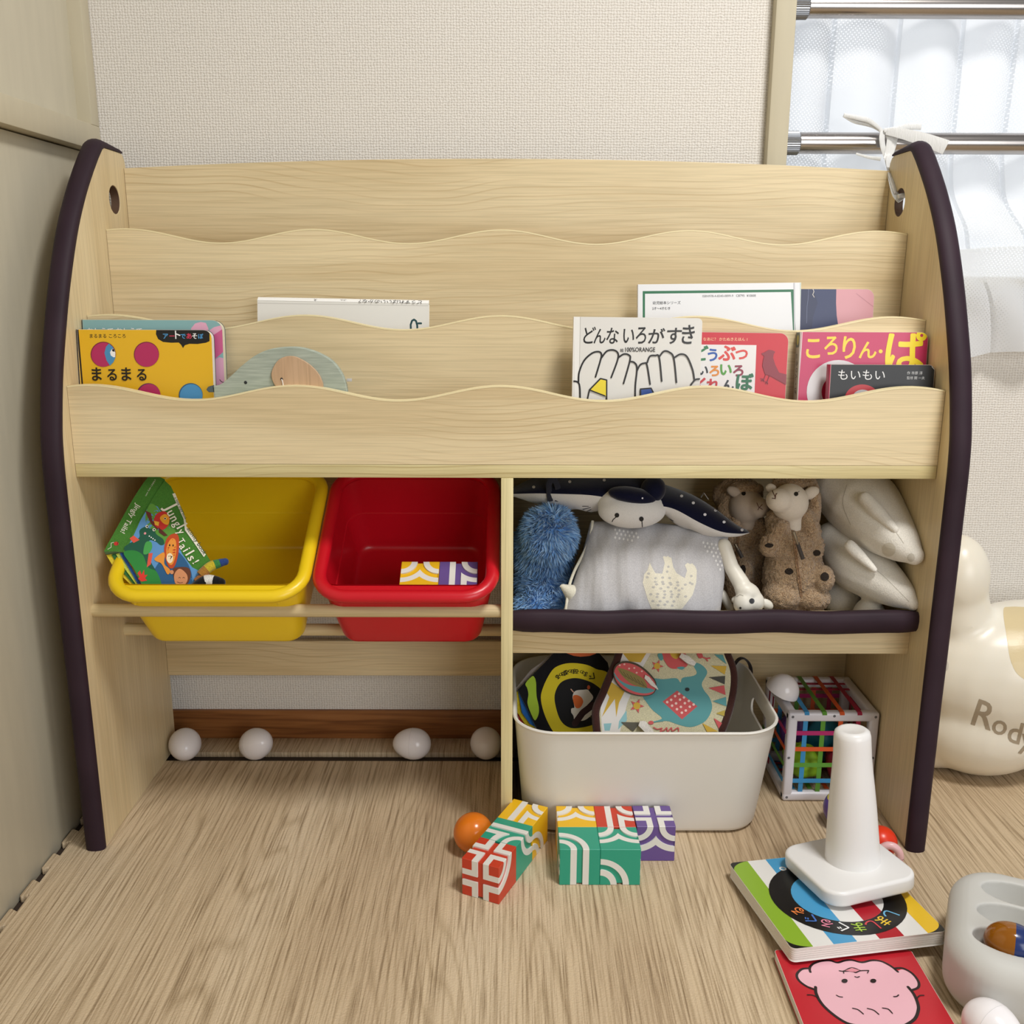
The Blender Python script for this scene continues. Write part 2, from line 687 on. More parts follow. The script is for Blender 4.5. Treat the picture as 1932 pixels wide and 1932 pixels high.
# floor, walls, baseboard
b = MB().box((-0.6, -2.6, -0.05), (2.7, 0.17, -0.010), paint((58, 46, 38), 0.7))
struct(b.build('floor'))
b = MB()
b.box((-0.35, 0.05, -0.05), (1.0095, 0.17, 2.4), WP)
b.box((1.0095, 0.05, -0.05), (2.45, 0.17, 0.80), WP)
b.box((1.0095, 0.05, 1.95), (2.45, 0.17, 2.4), WP)
b.box((2.45, 0.05, -0.05), (2.7, 0.17, 2.4), WP)
struct(b.build('wall_back'))
b = MB().box((-0.07, 0.042, -0.010), (2.7, 0.05, 0.052), BRN, 0.001)
struct(b.build('baseboard_back'))

# closet: lower flush door, upper framed door that stands 2 cm proud of it
b = MB().box((-0.35, -1.6, -0.010), (-0.071, 0.049, 0.987), CREAM, 0.001)
struct(b.build('door_2'))
b = MB()
b.box((-0.35, -1.6, 1.0), (-0.071, 0.049, 2.3), CREAM)
dr = b.build('door_1')
struct(dr)
b = MB()
b.box((-0.1, -1.6, 0.989), (-0.05, 0.0499, 1.0255), CREAM2, 0.0012)
b.box((-0.1, 0.0215, 1.0255), (-0.05, 0.0499, 2.3), CREAM2, 0.0012)
b.build('door_frame', dr)

# window on the right: casing, glass, sill
b = MB()
b.box((0.9785, 0.030, 0.70), (1.0095, 0.17, 1.98), CREAM2, 0.002)
b.box((2.45, 0.030, 0.70), (2.48, 0.17, 1.98), CREAM2, 0.002)
b.box((1.0095, 0.030, 1.95), (2.45, 0.17, 1.98), CREAM2, 0.002)
b.box((1.0095, 0.046, 0.785), (2.45, 0.17, 0.805), CREAM2, 0.002)
wf = b.build('window_1')
struct(wf)
t = NT('window_glass')
t.t.nodes.remove(t.b)
tr, gl, mx = t.n('ShaderNodeBsdfTransparent'), t.n('ShaderNodeBsdfGlossy'), t.n('ShaderNodeMixShader')
gl.inputs['Roughness'].default_value = 0.02
mx.inputs[0].default_value = 0.05
t.l(tr.outputs[0], mx.inputs[1])
t.l(gl.outputs[0], mx.inputs[2])
t.l(mx.outputs[0], t.t.nodes['Material Output'].inputs[0])
b = MB().box((1.0095, 0.148, 0.805), (2.45, 0.152, 1.95), t.m)
b.build('window_pane', wf)

# bright overcast sky outside the window
t = NT('overcast_sky')
t.t.nodes.remove(t.b)
em = t.n('ShaderNodeEmission')
em.inputs[0].default_value = (0.93, 0.965, 1.0, 1)
em.inputs[1].default_value = 1.65
t.l(em.outputs[0], t.t.nodes['Material Output'].inputs[0])
b = MB().add([(0.7, 0.75, 0.0), (2.8, 0.75, 0.0), (2.8, 0.75, 2.6), (0.7, 0.75, 2.6)], [[0, 1, 2, 3]], t.m)
b.recalc = False
struct(b.build('sky_outside'))

# ------------------------------------------------------------------ foam mat with jigsaw edge and loose edge strip
def mat_outline():
    pts = [(2.4, -2.4), (2.4, -0.042), (-0.0565, -0.042)]
    y = -0.083
    while y > -2.3:
        pts += [(-0.0565, y + 0.013), (-0.0665, y + 0.019), (-0.0685, y + 0.017), (-0.0685, y - 0.017), (-0.0665, y - 0.019), (-0.0565, y - 0.013)]
        y -= 0.0625
    pts.append((-0.0565, -2.4))
    return pts
b = MB().mesh(prism([mat_outline()], 0.0098, 0.0008), Matrix.Translation((0, 0, -0.0098)), MATW, False)
tag(b.build('foam_mat'), 'wood-print foam floor mat with jigsaw teeth along the cream closet door', 'floor mat')
b = MB().box((0.0, -0.012, -0.0098), (1.16, 0.0415, -0.0002), MATW, 0.001)
tag(b.build('foam_edge_strip'), 'narrow wood-print foam strip lying along the brown baseboard', 'mat edge')

# ------------------------------------------------------------------ the bookshelf
WX = maple('maple_foil_boards', 'X', (229, 211, 172), (178, 149, 102), 0.6)
WZ = maple('maple_foil_panels', 'Z', (229, 211, 172), (188, 160, 112), 0.35)
WE = maple('maple_edge_band', 'X', (226, 213, 164), (170, 148, 96), 0.75)
WEZ = maple('maple_edge_band_upright', 'Z', (226, 213, 164), (170, 148, 96), 0.75)
EDGE = paint((236, 222, 178), 0.4)
ROD = maple('beech_rod_foil', 'X', (222, 204, 162), (196, 174, 128), 0.2)
t = NT('aubergine_foam_vinyl', 0.6, 0.25)
nz = t.n('ShaderNodeTexNoise', Scale=14.0, Detail=2.0)
t.l(t.coord(), nz.inputs['Vector'])
t.base(t.ramp(nz.outputs[0], [(0.3, (42, 27, 37)), (0.7, (50, 34, 44))]))
n2 = t.n('ShaderNodeTexNoise', Scale=900.0)
t.l(t.coord(), n2.inputs['Vector'])
t.bump(n2.outputs[0], 0.1, 0.0005)
VINYL = t.m

shelf = thing('bookshelf', 'maple-look children\'s bookshelf with wavy book tiers and dark padded side edges', 'bookshelf', (0.58, -0.15, 0.0))

FRONT = [(-0.2985, 0.0), (-0.2985, 0.2), (-0.299, 0.40), (-0.2995, 0.53), (-0.297, 0.585), (-0.2905, 0.622), (-0.275, 0.678),
         (-0.254, 0.731), (-0.2265, 0.791), (-0.187, 0.860), (-0.1495, 0.909), (-0.116, 0.944), (-0.083, 0.9735)]
def side_outline():
    p = catmull(FRONT, 4)
    p += [(-0.078, 0.9785), (-0.071, 0.9815), (-0.008, 0.9812), (0.0, 0.979), (0.006, 0.972), (0.0085, 0.962), (0.009, 0.0)]
    return p
def side(sx):
    x0 = 0.0 if sx < 0 else 1.16
    me = prism([side_outline(), circ(-0.0455, 0.9118, 0.0203, 0.0203, 32)], 0.0135, 0.0006)
    def f(q):
        return Vector((x0 + sx * q.z, q.x, q.y))
    b = MB().mesh(me, f, WZ, True)
    o = b.build('side_panel', shelf)
    # brown liner of the round grip hole
    vs, fs = [], []
    for i in range(36):
        a = 2 * PI * i / 36
        for r, xx in ((0.0201, 0.0008), (0.0201, 0.0128), (0.0193, 0.0128), (0.0193, 0.0008)):
            vs.append((x0 + sx * xx, -0.0455 + r * math.cos(a), 0.9118 + r * math.sin(a)))
    for i in range(36):
        for k in range(4):
            fs.append([4 * i + k, 4 * i + (k + 1) % 4, 4 * ((i + 1) % 36) + (k + 1) % 4, 4 * ((i + 1) % 36) + k])
    h = MB().add(vs, fs, paint((92, 68, 52), 0.6)).build('hole_liner', o)
    # padded strip: D-section following the curved front and the top
    path = catmull(FRONT[:-1], 6) + [(-0.094, 0.9645), (-0.083, 0.9735), (-0.077, 0.9785), (-0.069, 0.9818), (-0.055, 0.982), (-0.035, 0.9818), (-0.012, 0.9812), (-0.003, 0.981)]
    N = len(path)
    rnd = random.Random(3 if sx < 0 else 5)
    vs, fs = [], []
    sec = [(0.0012, 0.0), (0.0016, 0.004), (0.0008, 0.0075), (-0.003, 0.0105), (-0.009, 0.0124), (-0.015, 0.0124), (-0.021, 0.0108), (-0.0248, 0.0075), (-0.0262, 0.003), (-0.0262, -0.004), (-0.019, -0.004)]
    K = len(sec)
    for i, p in enumerate(path):
        a, c = path[max(i - 1, 0)], path[min(i + 1, N - 1)]
        ty, tz = c[0] - a[0], c[1] - a[1]
        L = math.hypot(ty, tz)
        ny, nz_ = -tz / L, ty / L
        top = max(0.0, min(1.0, (p[1] - 0.9785) / 0.003)) * max(0.0, min(1.0, (p[0] + 0.07) / 0.06))
        th = 1.0 - 0.45 * top
        wob = 1.0 + 0.05 * math.sin(p[1] * 19 + sx) + 0.03 * math.sin(p[1] * 47)
        if i == N - 1:
            th *= 0.55
        for (sxx, d) in sec:
            dd = d * th * (wob if d > 0 else 1)
            vs.append((x0 - sx * sxx, p[0] + ny * dd, p[1] + nz_ * dd))
    for i in range(N - 1):
        for k in range(K):
            fs.append([i * K + k, i * K + (k + 1) % K, (i + 1) * K + (k + 1) % K, (i + 1) * K + k])
    fs.append(list(range(K)))
    fs.append([(N - 1) * K + k for k in range(K)][::-1])
    MB().add(vs, fs, VINYL).build('edge_cushion', shelf, 60)
side(-1)
side(1)

def wave_board(name, yf, z0, zc, thick):
    """front board of a book tier: wavy top with a pale edge band"""
    top = []
    for i in range(117):
        x = 0.0005 + 1.159 * i / 116
        top.append((x, zc + 0.0098 * math.cos(2 * PI * (x - 0.572) / 0.272)))
    def f(q):
        return Vector((q.x, yf + thick - q.z, q.y))
    b = MB().mesh(prism([[(1.1595, z0)] + top[::-1] + [(0.0005, z0)]], thick, 0.0), f, WX, True)
    vs, fs = [], []
    for (x, z) in top:
        vs += [(x, yf - 0.0003, z - 0.0012), (x, yf - 0.0003, z + 0.0006), (x, yf + thick + 0.0003, z + 0.0006), (x, yf + thick + 0.0003, z - 0.0012)]
    for i in range(116):
        for k in range(4):
            fs.append([4 * i + k, 4 * i + (k + 1) % 4, 4 * i + 4 + (k + 1) % 4, 4 * i + 4 + k])
    b.add(vs, fs, EDGE)
    return b.build(name, shelf)
wave_board('tier_front', -0.2670, 0.5588, 0.6540, 0.012)
wave_board('tier_front', -0.1825, 0.5588, 0.7415, 0.012)
wave_board('tier_front', -0.0885, 0.640, 0.8595, 0.012)

# arched back board
pts = [(0.0005, 0.40), (1.1595, 0.40)] + [(1.1595 - 1.159 * i / 40, 0.9604 + 0.0155 * (1 - ((i - 20) / 20.0) ** 2)) for i in range(41)]
b = MB().mesh(prism([pts], 0.009, 0.0004), lambda q: Vector((q.x, 0.009 - q.z, q.y)), WX)
b.build('back_panel', shelf)
b = MB().box((0.0005, -0.0765, 0.650), (1.1595, -0.0003, 0.662), WX)
b.build('tier_floor', shelf)
b = MB().box((0.0005, -0.1705, 0.600), (1.1595, -0.0895, 0.612), WX)
b.build('tier_floor', shelf)
b = MB().box((0.0005, -0.2672, 0.5405), (1.1595, -0.0003, 0.5583), WE, 0.0006)
b.build('tier_base', shelf)
b = MB().box((0.5725, -0.2690, 0.0), (0.5890, -0.0003, 0.5402), WEZ, 0.0006)
b.build('divider', shelf)
b = MB().box((0.0005, 0.0, 0.138), (0.5723, 0.009, 0.2006), WX, 0.0005)
b.build('back_rail', shelf)
b = MB().box((0.5892, 0.0, 0.0), (1.1595, 0.009, 0.3995), WX)
b.build('back_panel', shelf)
b = MB().box((0.5892, -0.2385, 0.2765), (1.1598, -0.2235, 0.337), WX, 0.0005)
b.build('shelf_front', shelf)
b = MB().box((0.5892, -0.2234, 0.2765), (1.1598, -0.0005, 0.2905), WX, 0.0005)
b.build('lower_shelf', shelf)
# padded strip on the lower shelf
path = [(0.5885 + 0.574 * i / 40, -0.2385 - 0.0005 * math.sin(i * 0.9), 0.3350 + 0.0012 * math.sin(i * 0.55)) for i in range(41)]
sec = [(0.0, -0.0205), (-0.010, -0.0215), (-0.021, -0.0195), (-0.027, -0.012), (-0.029, 0.0), (-0.0275, 0.0085), (-0.0225, 0.0135), (-0.012, 0.0115), (0.004, 0.0065), (0.006, 0.0035), (0.0, 0.002)]
vs, fs = [], []
K = len(sec)
for i, p in enumerate(path):
    s_ = 0.86 if i in (0, 40) else (0.96 if i in (1, 39) else 1.0)
    for (y, z) in sec:
        vs.append((p[0], p[1] + y * s_, p[2] + z * s_))
for i in range(40):
    for k in range(K):
        fs.append([i * K + k, i * K + (k + 1) % K, (i + 1) * K + (k + 1) % K, (i + 1) * K + k])
fs.append(list(range(K)))
fs.append([40 * K + k for k in range(K)][::-1])
MB().add(vs, fs, VINYL).build('shelf_cushion', shelf, 60)
for y, z in ((-0.2565, 0.3472), (-0.1545, 0.2800)):
    b = MB().tube([(0.0, y, z), (0.5725, y, z)], 0.0092, ROD, 24)
    b.build('bin_rod', shelf)
# ------------------------------------------------------------------ picture books in the tiers
PAPER = paint((233, 230, 222), 0.7)
class Book:
    def __init__(s, label, yb, zb, lean, tl, tr, thick, cover, r=0.0, group=None, spine=None, rough=0.32, edge=None, name='picture_book', lines=4):
        a = math.radians(lean)
        s.n = Vector((0, -math.cos(a), math.sin(a)))
        p0 = Vector((0, yb, zb))
        TL, TR = at_plane(tl[0], tl[1], p0, s.n), at_plane(tr[0], tr[1], p0, s.n)
        s.u = (TR - TL).normalized()
        s.v = s.n.cross(s.u).normalized()
        s.w = (TR - TL).length
        low = min(TL.z, TR.z)
        s.h = (low - zb) / s.v.z - 0.0008
        s.o = TL - s.v * s.h
        s.th = thick
        s.root = thing(name, label, 'book', s.o + s.u * s.w / 2, group or 'picture books in the tiers')
        s.make(cover, r, spine, rough, edge, lines)
    def f(s, q):
        return s.o + s.u * q[0] + s.v * q[1] + s.n * q[2]
    both = False
    def make(s, cover, r, spine, rough, edge, lines):
        w, h, th = s.w, s.h, s.th
        def outline(i):
            if r and s.both:
                return rrect(i, i, w - i, h - i, r - i, 6)
            if r:
                k = r
                pts = [(i, i)] + [(w - k + (k - i) * math.sin(t * PI / 12), k - (k - i) * math.cos(t * PI / 12)) for t in range(7)]
                pts += [(w - k + (k - i) * math.cos(t * PI / 12), h - k + (k - i) * math.sin(t * PI / 12)) for t in range(7)] + [(i, h - i)]
                return pts
            return [(i, i), (w - i, i), (w - i, h - i), (i, h - i)]
        # page block: stacked boards with fine seams
        b = MB()
        t0 = 0.0009
        n = lines
        d = (th - 2 * t0) / n
        for k in range(n):
            b.mesh(prism([outline(0.0006)], d - 0.0004, 0.0), lambda q, k=k: s.f((q.x, q.y, q.z - th + t0 + k * d)), edge or PAPER, False)
        b.build('pages', s.root)
        b = MB()
        b.mesh(prism([outline(0.0)], t0, 0.0002), lambda q: s.f((q.x, q.y, q.z - th)), paint(cover if not spine else spine, rough), False)
        b.build('back_cover', s.root)
        if spine:
            b = MB()
            b.box((-0.0012, 0.0, -th), (0.0004, h, 0.0), paint(spine, rough), 0.0004, fn=lambda q: s.f(q))
            s.spine_mb = b
        s.mb = MB()
        s.mb.mesh(prism([outline(0.0)], t0, 0.0), lambda q: s.f((q.x, q.y, q.z - t0)), edge or PAPER, False)
        s.art = Art(s.mb, s.o, s.u, s.v, clip=outline(0.0003), rough=rough)
        s.art.poly(outline(0.0003), cover, px=False)
    def done(s):
        s.mb.recalc = False
        s.mb.build('front_cover', s.root)
        if hasattr(s, 'spine_mb'):
            s.spine_mb.build('spine', s.root)
        return s.root

def scaled(k, ox, oy):
    return lambda *pts: [(ox + x / k, oy + y / k) for x, y in pts]

def glyph(art, S, ch, x, y, wd, col, bold=0.03, h=1.0, tilt=0.0, slant=0.0):
    (a, b) = S((x - wd / 2, y + tilt), (x + wd / 2, y - tilt))
    art.text(ch, a, b, col, bold, h, slant=slant)

# yellow board book with round windows
S = scaled(6.44, 140, 590)
B = Book('yellow board book with pink round windows and black speech bubble', -0.2395, 0.5588, 5.5, (145, 621.5), (399, 622.5), 0.0125, 'e6b522', 0.011, spine='1d1416')
A = B.art
A.poly(S((30, 203), (52, 203), (110, 890), (130, 1000), (100, 1000)), '1d1416')
A.text('まるまる ころころ', *S((190, 303), (625, 303)), '2a2012', 0.02)
A.poly(S((1000, 190), (993, 260), (1020, 320), (1080, 355), (1180, 365), (1270, 362), (1300, 390), (1322, 430), (1345, 395), (1400, 378), (1500, 380), (1600, 365), (1645, 345), (1645, 190)), '141414')
for ch, x, c in zip('アートであそぼ', (1112, 1190, 1260, 1325, 1398, 1465, 1540), ('4f9fd8', 'd83a5c', 'f2f2f2', '4f9fd8', 'd83a5c', 'f2f2f2', '4f9fd8')):
    glyph(A, S, ch, x, 312, 60, c, 0.03)
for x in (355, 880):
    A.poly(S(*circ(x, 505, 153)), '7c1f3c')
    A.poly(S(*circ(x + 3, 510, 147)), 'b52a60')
A.poly(S((425, 375), (470, 415), (500, 475), (503, 545), (480, 600), (437, 643), (395, 580), (370, 490), (388, 415)), '4a8fc0')
A.poly(S((490, 440), (460, 440), (438, 480), (448, 520), (480, 542), (500, 540), (503, 490)), 'f2f2f2')
A.poly(S((490, 440), (460, 445), (468, 470), (495, 475)), '161616')
for ch, x in zip('まるまる', (280, 465, 640, 825)):
    glyph(A, S, ch, x, 815, 112, '17120c', 0.035, 1.12)
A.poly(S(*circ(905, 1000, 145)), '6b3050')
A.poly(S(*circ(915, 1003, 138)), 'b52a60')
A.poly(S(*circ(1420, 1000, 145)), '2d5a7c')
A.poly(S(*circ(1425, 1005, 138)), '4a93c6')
B.done()

# teal board book behind it
B = Book('teal board book with pink ears, mostly behind the yellow board book', -0.2190, 0.5588, 5.0, (155.5, 603), (419, 604), 0.0135, '86b0b2', 0.014, spine='2b4a4c', edge=paint((226, 219, 196), 0.7))
A = B.art
A.poly(S((1420, 190), (1470, 130), (1540, 112), (1600, 125), (1630, 190), (1640, 400), (1420, 400)), 'e2a9c2')
A.poly(S((1640, 215), (1700, 175), (1800, 150), (1830, 260), (1700, 280)), 'e2a9c2')
A.poly(S((1680, 280), (1800, 200), (1830, 460), (1715, 560)), 'cf5f90')
A.poly(S((1715, 565), (1760, 540), (1840, 560), (1840, 900), (1715, 900)), 'dca4c0')
A.stroke(S((1770, 815), (1790, 840), (1830, 850)), 1.4, '3a2a33')
A.text('おしえて おしえて', *S((165, 250), (825, 250)), 'f4f4f0', 0.03, 0.95)
B.done()

# white picture book lying spine up in the middle tier
S = scaled(5.367, 470, 540)
B = Book('white picture book standing spine upward at the left of the middle tier', -0.152, 0.6125, 8.0, (485.5, 566.5), (809, 572.5), 0.012, 'e4e3de', lines=2)
A = B.art
A.stroke(S((80, 172), (1815, 198)), 1.6, 'cfcdc8')
A.stroke(S((1638, 440), (1636, 390), (1650, 350), (1670, 338), (1690, 352), (1702, 395), (1704, 440)), 3.6, '24484e')
A.stroke(S((1712, 376), (1742, 376)), 3.6, '24484e')
B.done()
prof = [(-0.0002, 0.0004), (0.0006, 0.0002), (0.0048, -0.0046), (0.0052, -0.0056), (0.0046, -0.0095), (0.0, -B.th)]
vs = [B.f((x, B.h + y, z)) for x in (0.0, B.w) for y, z in prof]
fs = [[k, (k + 1) % 6, 6 + (k + 1) % 6, 6 + k] for k in range(6)] + [[0, 1, 2, 3, 4, 5], [11, 10, 9, 8, 7, 6]]
b = MB().add(vs, fs, paint((242, 241, 238), 0.35), False)
T = Art(b, B.f((B.w, B.h + 0.0046, -0.0044)), -B.u, -0.66 * B.v + 0.75 * B.n, rough=0.4, lift=0.0001)
T.text('どうすればいいのかな？', (0.010, 0.0012), (0.100, 0.0012), '1c1c1c', 0.01, px=False)
T.text('ぶん', (0.118, 0.0016), (0.127, 0.0016), '1c1c1c', px=False)
T.text('え', (0.160, 0.0016), (0.165, 0.0016), '1c1c1c', px=False)
b.build('spine', B.root)

# white back cover with a green frame line
S = scaled(4.83, 1050, 500)
B = Book('white book with green frame line and small print, right part of the middle tier', -0.148, 0.6125, 7.0, (1205, 536.5), (1511.5, 533), 0.010, 'e6e7ea', lines=2, spine='dcdde0')
A = B.art
A.poly(S((785, 238), (2160, 222), (2185, 700), (785, 700)), '1e6b45')
A.poly(S((806, 262), (2135, 246), (2160, 700), (806, 700)), 'e6e7ea')
A.text('ISBN978-4-8340-0899-9', *S((1330, 294), (1610, 291)), '2a2a2c', 0.004)
A.text('C8795', *S((1636, 290), (1712, 289)), '2a2a2c', 0.004)
A.text('¥1000E', *S((1733, 289), (1816, 288)), '2a2a2c', 0.004)
A.text('幼児絵本シリーズ', *S((876, 357), (1130, 355)), '2a2a2c', 0.004)
A.text('2才〜4才むき', *S((872, 407), (1035, 405)), '2a2a2c', 0.004)
A.poly([(1497, 520), (1499.5, 520), (1501, 700), (1498.5, 700)], 'c4c5c9')
A.poly([(1509.5, 520), (1512, 520), (1513, 700), (1510.5, 700)], 'cfe0d4')
B.done()

# worn navy and pink board book
S = scaled(4.2, 1400, 500)
B = Book('worn navy and pink board book beside the green-framed white book', -0.121, 0.6125, 6.0, (1500, 545), (1650, 545.5), 0.016, '27325c', 0.012, edge=paint((214, 205, 190), 0.8), spine='20294c')
A = B.art
A.poly(S((748, 150), (745, 300), (750, 400), (762, 480), (764, 700), (1200, 700), (1200, 150)), 'd79aa2')
A.poly(S((985, 170), (1040, 190), (1065, 240), (1100, 240), (1100, 150)), '5f93a4')
A.poly(S((560, 170), (600, 300), (560, 420), (540, 700), (470, 700), (470, 170)), '1f284e')
A.stroke(S((556, 175), (570, 210), (560, 235), (572, 255)), 1.3, 'c9c4bd')
A.stroke(S((528, 190), (524, 260), (515, 330), (512, 460)), 0.8, '6b7391')
A.stroke(S((905, 225), (1040, 330)), 0.9, 'c58790')
B.done()

# white book with the drawn hands
S = scaled(4.83, 1050, 500)
B = Book('white board book with drawn hands in the front tier', -0.2425, 0.5588, 5.5, (1084, 597.5), (1325.5, 600.5), 0.013, 'dcdad5', 0.006, spine='e6e4df')
A = B.art
A.poly([(1084, 580), (1094, 580), (1094, 800), (1084, 800)], 'e9e8e4')
A.stroke([(1095, 597), (1092, 760)], 1.2, 'bdbbb5')
K = '17130f'
for ch, x, wd in (('ど', 295, 105), ('ん', 390, 104), ('な', 505, 108), ('い', 652, 100), ('ろ', 765, 92), ('が', 905, 145), ('す', 1065, 130), ('き', 1192, 112)):
    glyph(A, S, ch, x, 708, wd, K, 0.02, 1.32 * 105 / wd, slant=0.08)
A.text('絵', *S((580, 790), (612, 790)), K, 0.01)
A.text('100%ORANGE', *S((626, 790), (898, 790)), K, 0.02, 1.25)
HAND = [[(215, 1260), (212, 1120), (195, 1068), (148, 1058)], [(200, 1062), (207, 975), (252, 870), (325, 803), (385, 790), (410, 815), (400, 870), (355, 1020)],
        [(410, 845), (458, 785), (520, 775), (560, 805), (555, 870), (498, 1025)], [(565, 842), (612, 812), (658, 820), (670, 865), (610, 1080)],
        [(678, 880), (710, 890), (733, 940), (718, 1100), (716, 1260)], [(733, 965), (760, 912), (798, 895), (824, 912), (852, 1086)],
        [(826, 890), (850, 832), (898, 825), (935, 842), (958, 1058)], [(936, 835), (978, 786), (1028, 795), (1068, 850), (1092, 1070)],
        [(1076, 842), (1130, 812), (1188, 835), (1238, 950), (1254, 1038)], [(1222, 1092), (1262, 1046), (1300, 1038)]]
for h in HAND:
    A.stroke(S(*h), 3.0, K, smooth=5)
A.poly(S((300, 1138), (400, 1035), (456, 1048), (456, 1196), (430, 1190)), 'e8d234')
A.stroke(S((280, 1230), (300, 1138), (400, 1035), (456, 1048), (456, 1240)), 2.6, K)
A.stroke(S((300, 1138), (440, 1192)), 2.2, K)
A.poly(S((764, 1130), (860, 1122), (886, 1172), (880, 1240), (764, 1240)), '274a94')
A.stroke(S((764, 1240), (764, 1130), (860, 1122), (886, 1172)), 2.6, K)
B.done()

# red board book with the bird
B = Book('red board book with a dark bird, behind the drawn-hands book', -0.2185, 0.5588, 5.0, (1292, 626), (1488.5, 628.5), 0.016, 'c8202f', 0.012, edge=paint((226, 214, 206), 0.7))
A = B.art
A.text('なあに？ かたぬきえほん 1', *S((1337, 688), (1738, 690)), 'f4c79a', 0.012)
A.poly(S((1100, 722), (1822, 730), (1800, 1260), (1100, 1260)), 'e6e4e2')
for ch, x, y, wd, c in (('ど', 1318, 862, 120, '2f7a4a'), ('う', 1420, 868, 82, '2356a8'), ('ぶ', 1552, 862, 150, 'd8433a'), ('つ', 1685, 858, 105, 'd8433a'),
                        ('い', 1335, 998, 84, '20262f'), ('ろ', 1437, 1005, 84, 'e08a2a'), ('い', 1542, 998, 100, '4f9a33'), ('ろ', 1655, 1005, 88, '8c2740'),
                        ('く', 1320, 1140, 70, 'c5333a'), ('れ', 1425, 1140, 115, 'c5333a'), ('ん', 1560, 1140, 100, '20262f'), ('ぼ', 1712, 1130, 150, '1f6a44')):
    glyph(A, S, ch, x, y, wd, c, 0.055)
S5 = scaled(4.2, 1400, 500)
A.poly(S5((150, 702), (180, 690), (210, 672), (240, 676), (262, 688), (250, 705), (245, 735), (262, 790), (292, 852), (372, 872), (372, 960), (345, 946), (270, 905), (230, 882), (180, 862), (160, 800), (166, 750), (175, 722)), '8a2434')
for p in (((188, 865), (172, 905)), ((215, 880), (198, 925)), ((172, 905), (146, 900)), ((172, 905), (150, 918)), ((172, 905), (170, 922)), ((198, 925), (178, 922)), ((198, 925), (186, 940)), ((198, 925), (204, 942))):
    A.stroke(S5(*p), 1.3, '7a2030')
B.done()

# pink-crimson book with yellow letters
S = scaled(6.44, 1480, 600)
B = Book('crimson board book with big yellow letters, right end of the front tier', -0.2165, 0.5588, 5.0, (1511.5, 626), (1752, 627), 0.0185, 'c2305f', 0.010, spine='b9b3a8', edge=paint((226, 214, 206), 0.7))
A = B.art
Y = 'f7d23a'
for ch, x, y, wd, h in (('こ', 345, 492, 162, 1.25), ('ろ', 562, 447, 155, 1.3), ('り', 780, 492, 150, 1.2), ('ん', 1008, 492, 205, 1.0)):
    glyph(A, S, ch, x, y - 15, wd, Y, 0.035, h)
A.poly(S(*circ(1168, 405, 24)), Y)
glyph(A, S, 'ぱ', 1462, 610, 470, 'f2da2c', 0.04, 1.0)
A.poly(S(*circ(655, 900, 385, 390, 40)), 'd9d7d8')
A.poly(S(*circ(700, 900, 250, 225, 40)), 'b01e3c')
A.stroke(S((215, 165), (205, 340), (160, 930)), 1.4, 'e4d6d6')
T = Art(B.spine_mb, B.f((-0.00125, B.h, -B.th / 2 - 0.003)), -B.v, B.n, rough=0.4)
T.poly(rrect(0.001, -0.005, 0.021, 0.011, 0.003), '5d6a6e', px=False)
T.poly(circ(0.011, 0.003, 0.007, 0.005), 'b3a75a', px=False)
T.text('ころりん・ぱ', (0.030, 0.0), (0.085, 0.0), '4d473f', 0.02, px=False)
B.spine_mb.recalc = False
B.done()

# small black book in front of it
B = Book('small black board book in front of the crimson book', -0.2440, 0.5588, 5.0, (1568, 687.5), (1764, 688.5), 0.0145, '1f2022', 0.008, spine='b0405c', edge=paint((200, 190, 176), 0.75), rough=0.4)
A = B.art
A.text('もいもい', *S((650, 742), (1218, 745)), 'e8e8e8', 0.0, 0.95)
A.text('作 市原 淳', *S((1488, 684), (1676, 684)), 'c8c8c8')
A.text('監修 開 一夫', *S((1486, 742), (1702, 744)), 'c8c8c8')
A.poly(S(*circ(945, 985, 212, 178, 40)), 'b8343c')
A.poly(S(*circ(950, 985, 130, 115, 40)), 'bdbdbf')
A.stroke(S((1790, 590), (1832, 640), (1838, 760), (1830, 880)), 0.9, 'd8d4cc')
B.done()

# ------------------------------------------------------------------ flat wooden elephant in the front tier
S = scaled(3.22, 100, 540)
t = NT('grey_green_stained_wood', 0.6, 0.3)
nz = t.n('ShaderNodeTexNoise', Scale=1.0, Detail=4.0)
t.l(t.coord((30.0, 40.0, 420.0)), nz.inputs['Vector'])
t.base(t.ramp(nz.outputs[0], [(0.3, (150, 160, 148)), (0.7, (177, 186, 173))]))
GW = t.m
el = thing('wooden_elephant', 'flat grey-green wooden elephant toy with tan ear in the front tier', 'wooden toy', (0.28, -0.248, 0.5585))
yE = -0.2535
def ptE(q):
    p = at_y(q[0], q[1], yE)
    return (p.x, p.z)
out = S((975, 608), (1020, 595), (1080, 545), (1150, 480), (1230, 420), (1310, 385), (1400, 371), (1500, 372), (1600, 400), (1690, 450), (1745, 515), (1775, 580), (1787, 640))
pts = catmull([ptE(q) for q in out], 5)
z0 = 0.5592
pts += [(pts[-1][0] + 0.001, z0), (pts[-1][0] - 0.045, z0), (pts[-1][0] - 0.05, z0 + 0.022), (pts[-1][0] - 0.09, z0 + 0.022), (pts[-1][0] - 0.095, z0), (pts[-1][0] - 0.15, z0), (pts[0][0], pts[0][1] - 0.03)]
b = MB().mesh(prism([pts], 0.011, 0.0012, 2), lambda q: Vector((q.x, yE + 0.011 - q.z, q.y)), GW)
q = ptE(S((1170, 585))[0])
b.lathe([(0.0, 0.0004), (0.0018, 0.0004), (0.0022, 0.0)], paint('24282a', 0.3), lambda p: Vector((q[0] + p.x, yE - p.z - 0.0001, q[1] + p.y)), 16)
b.build('body', el)
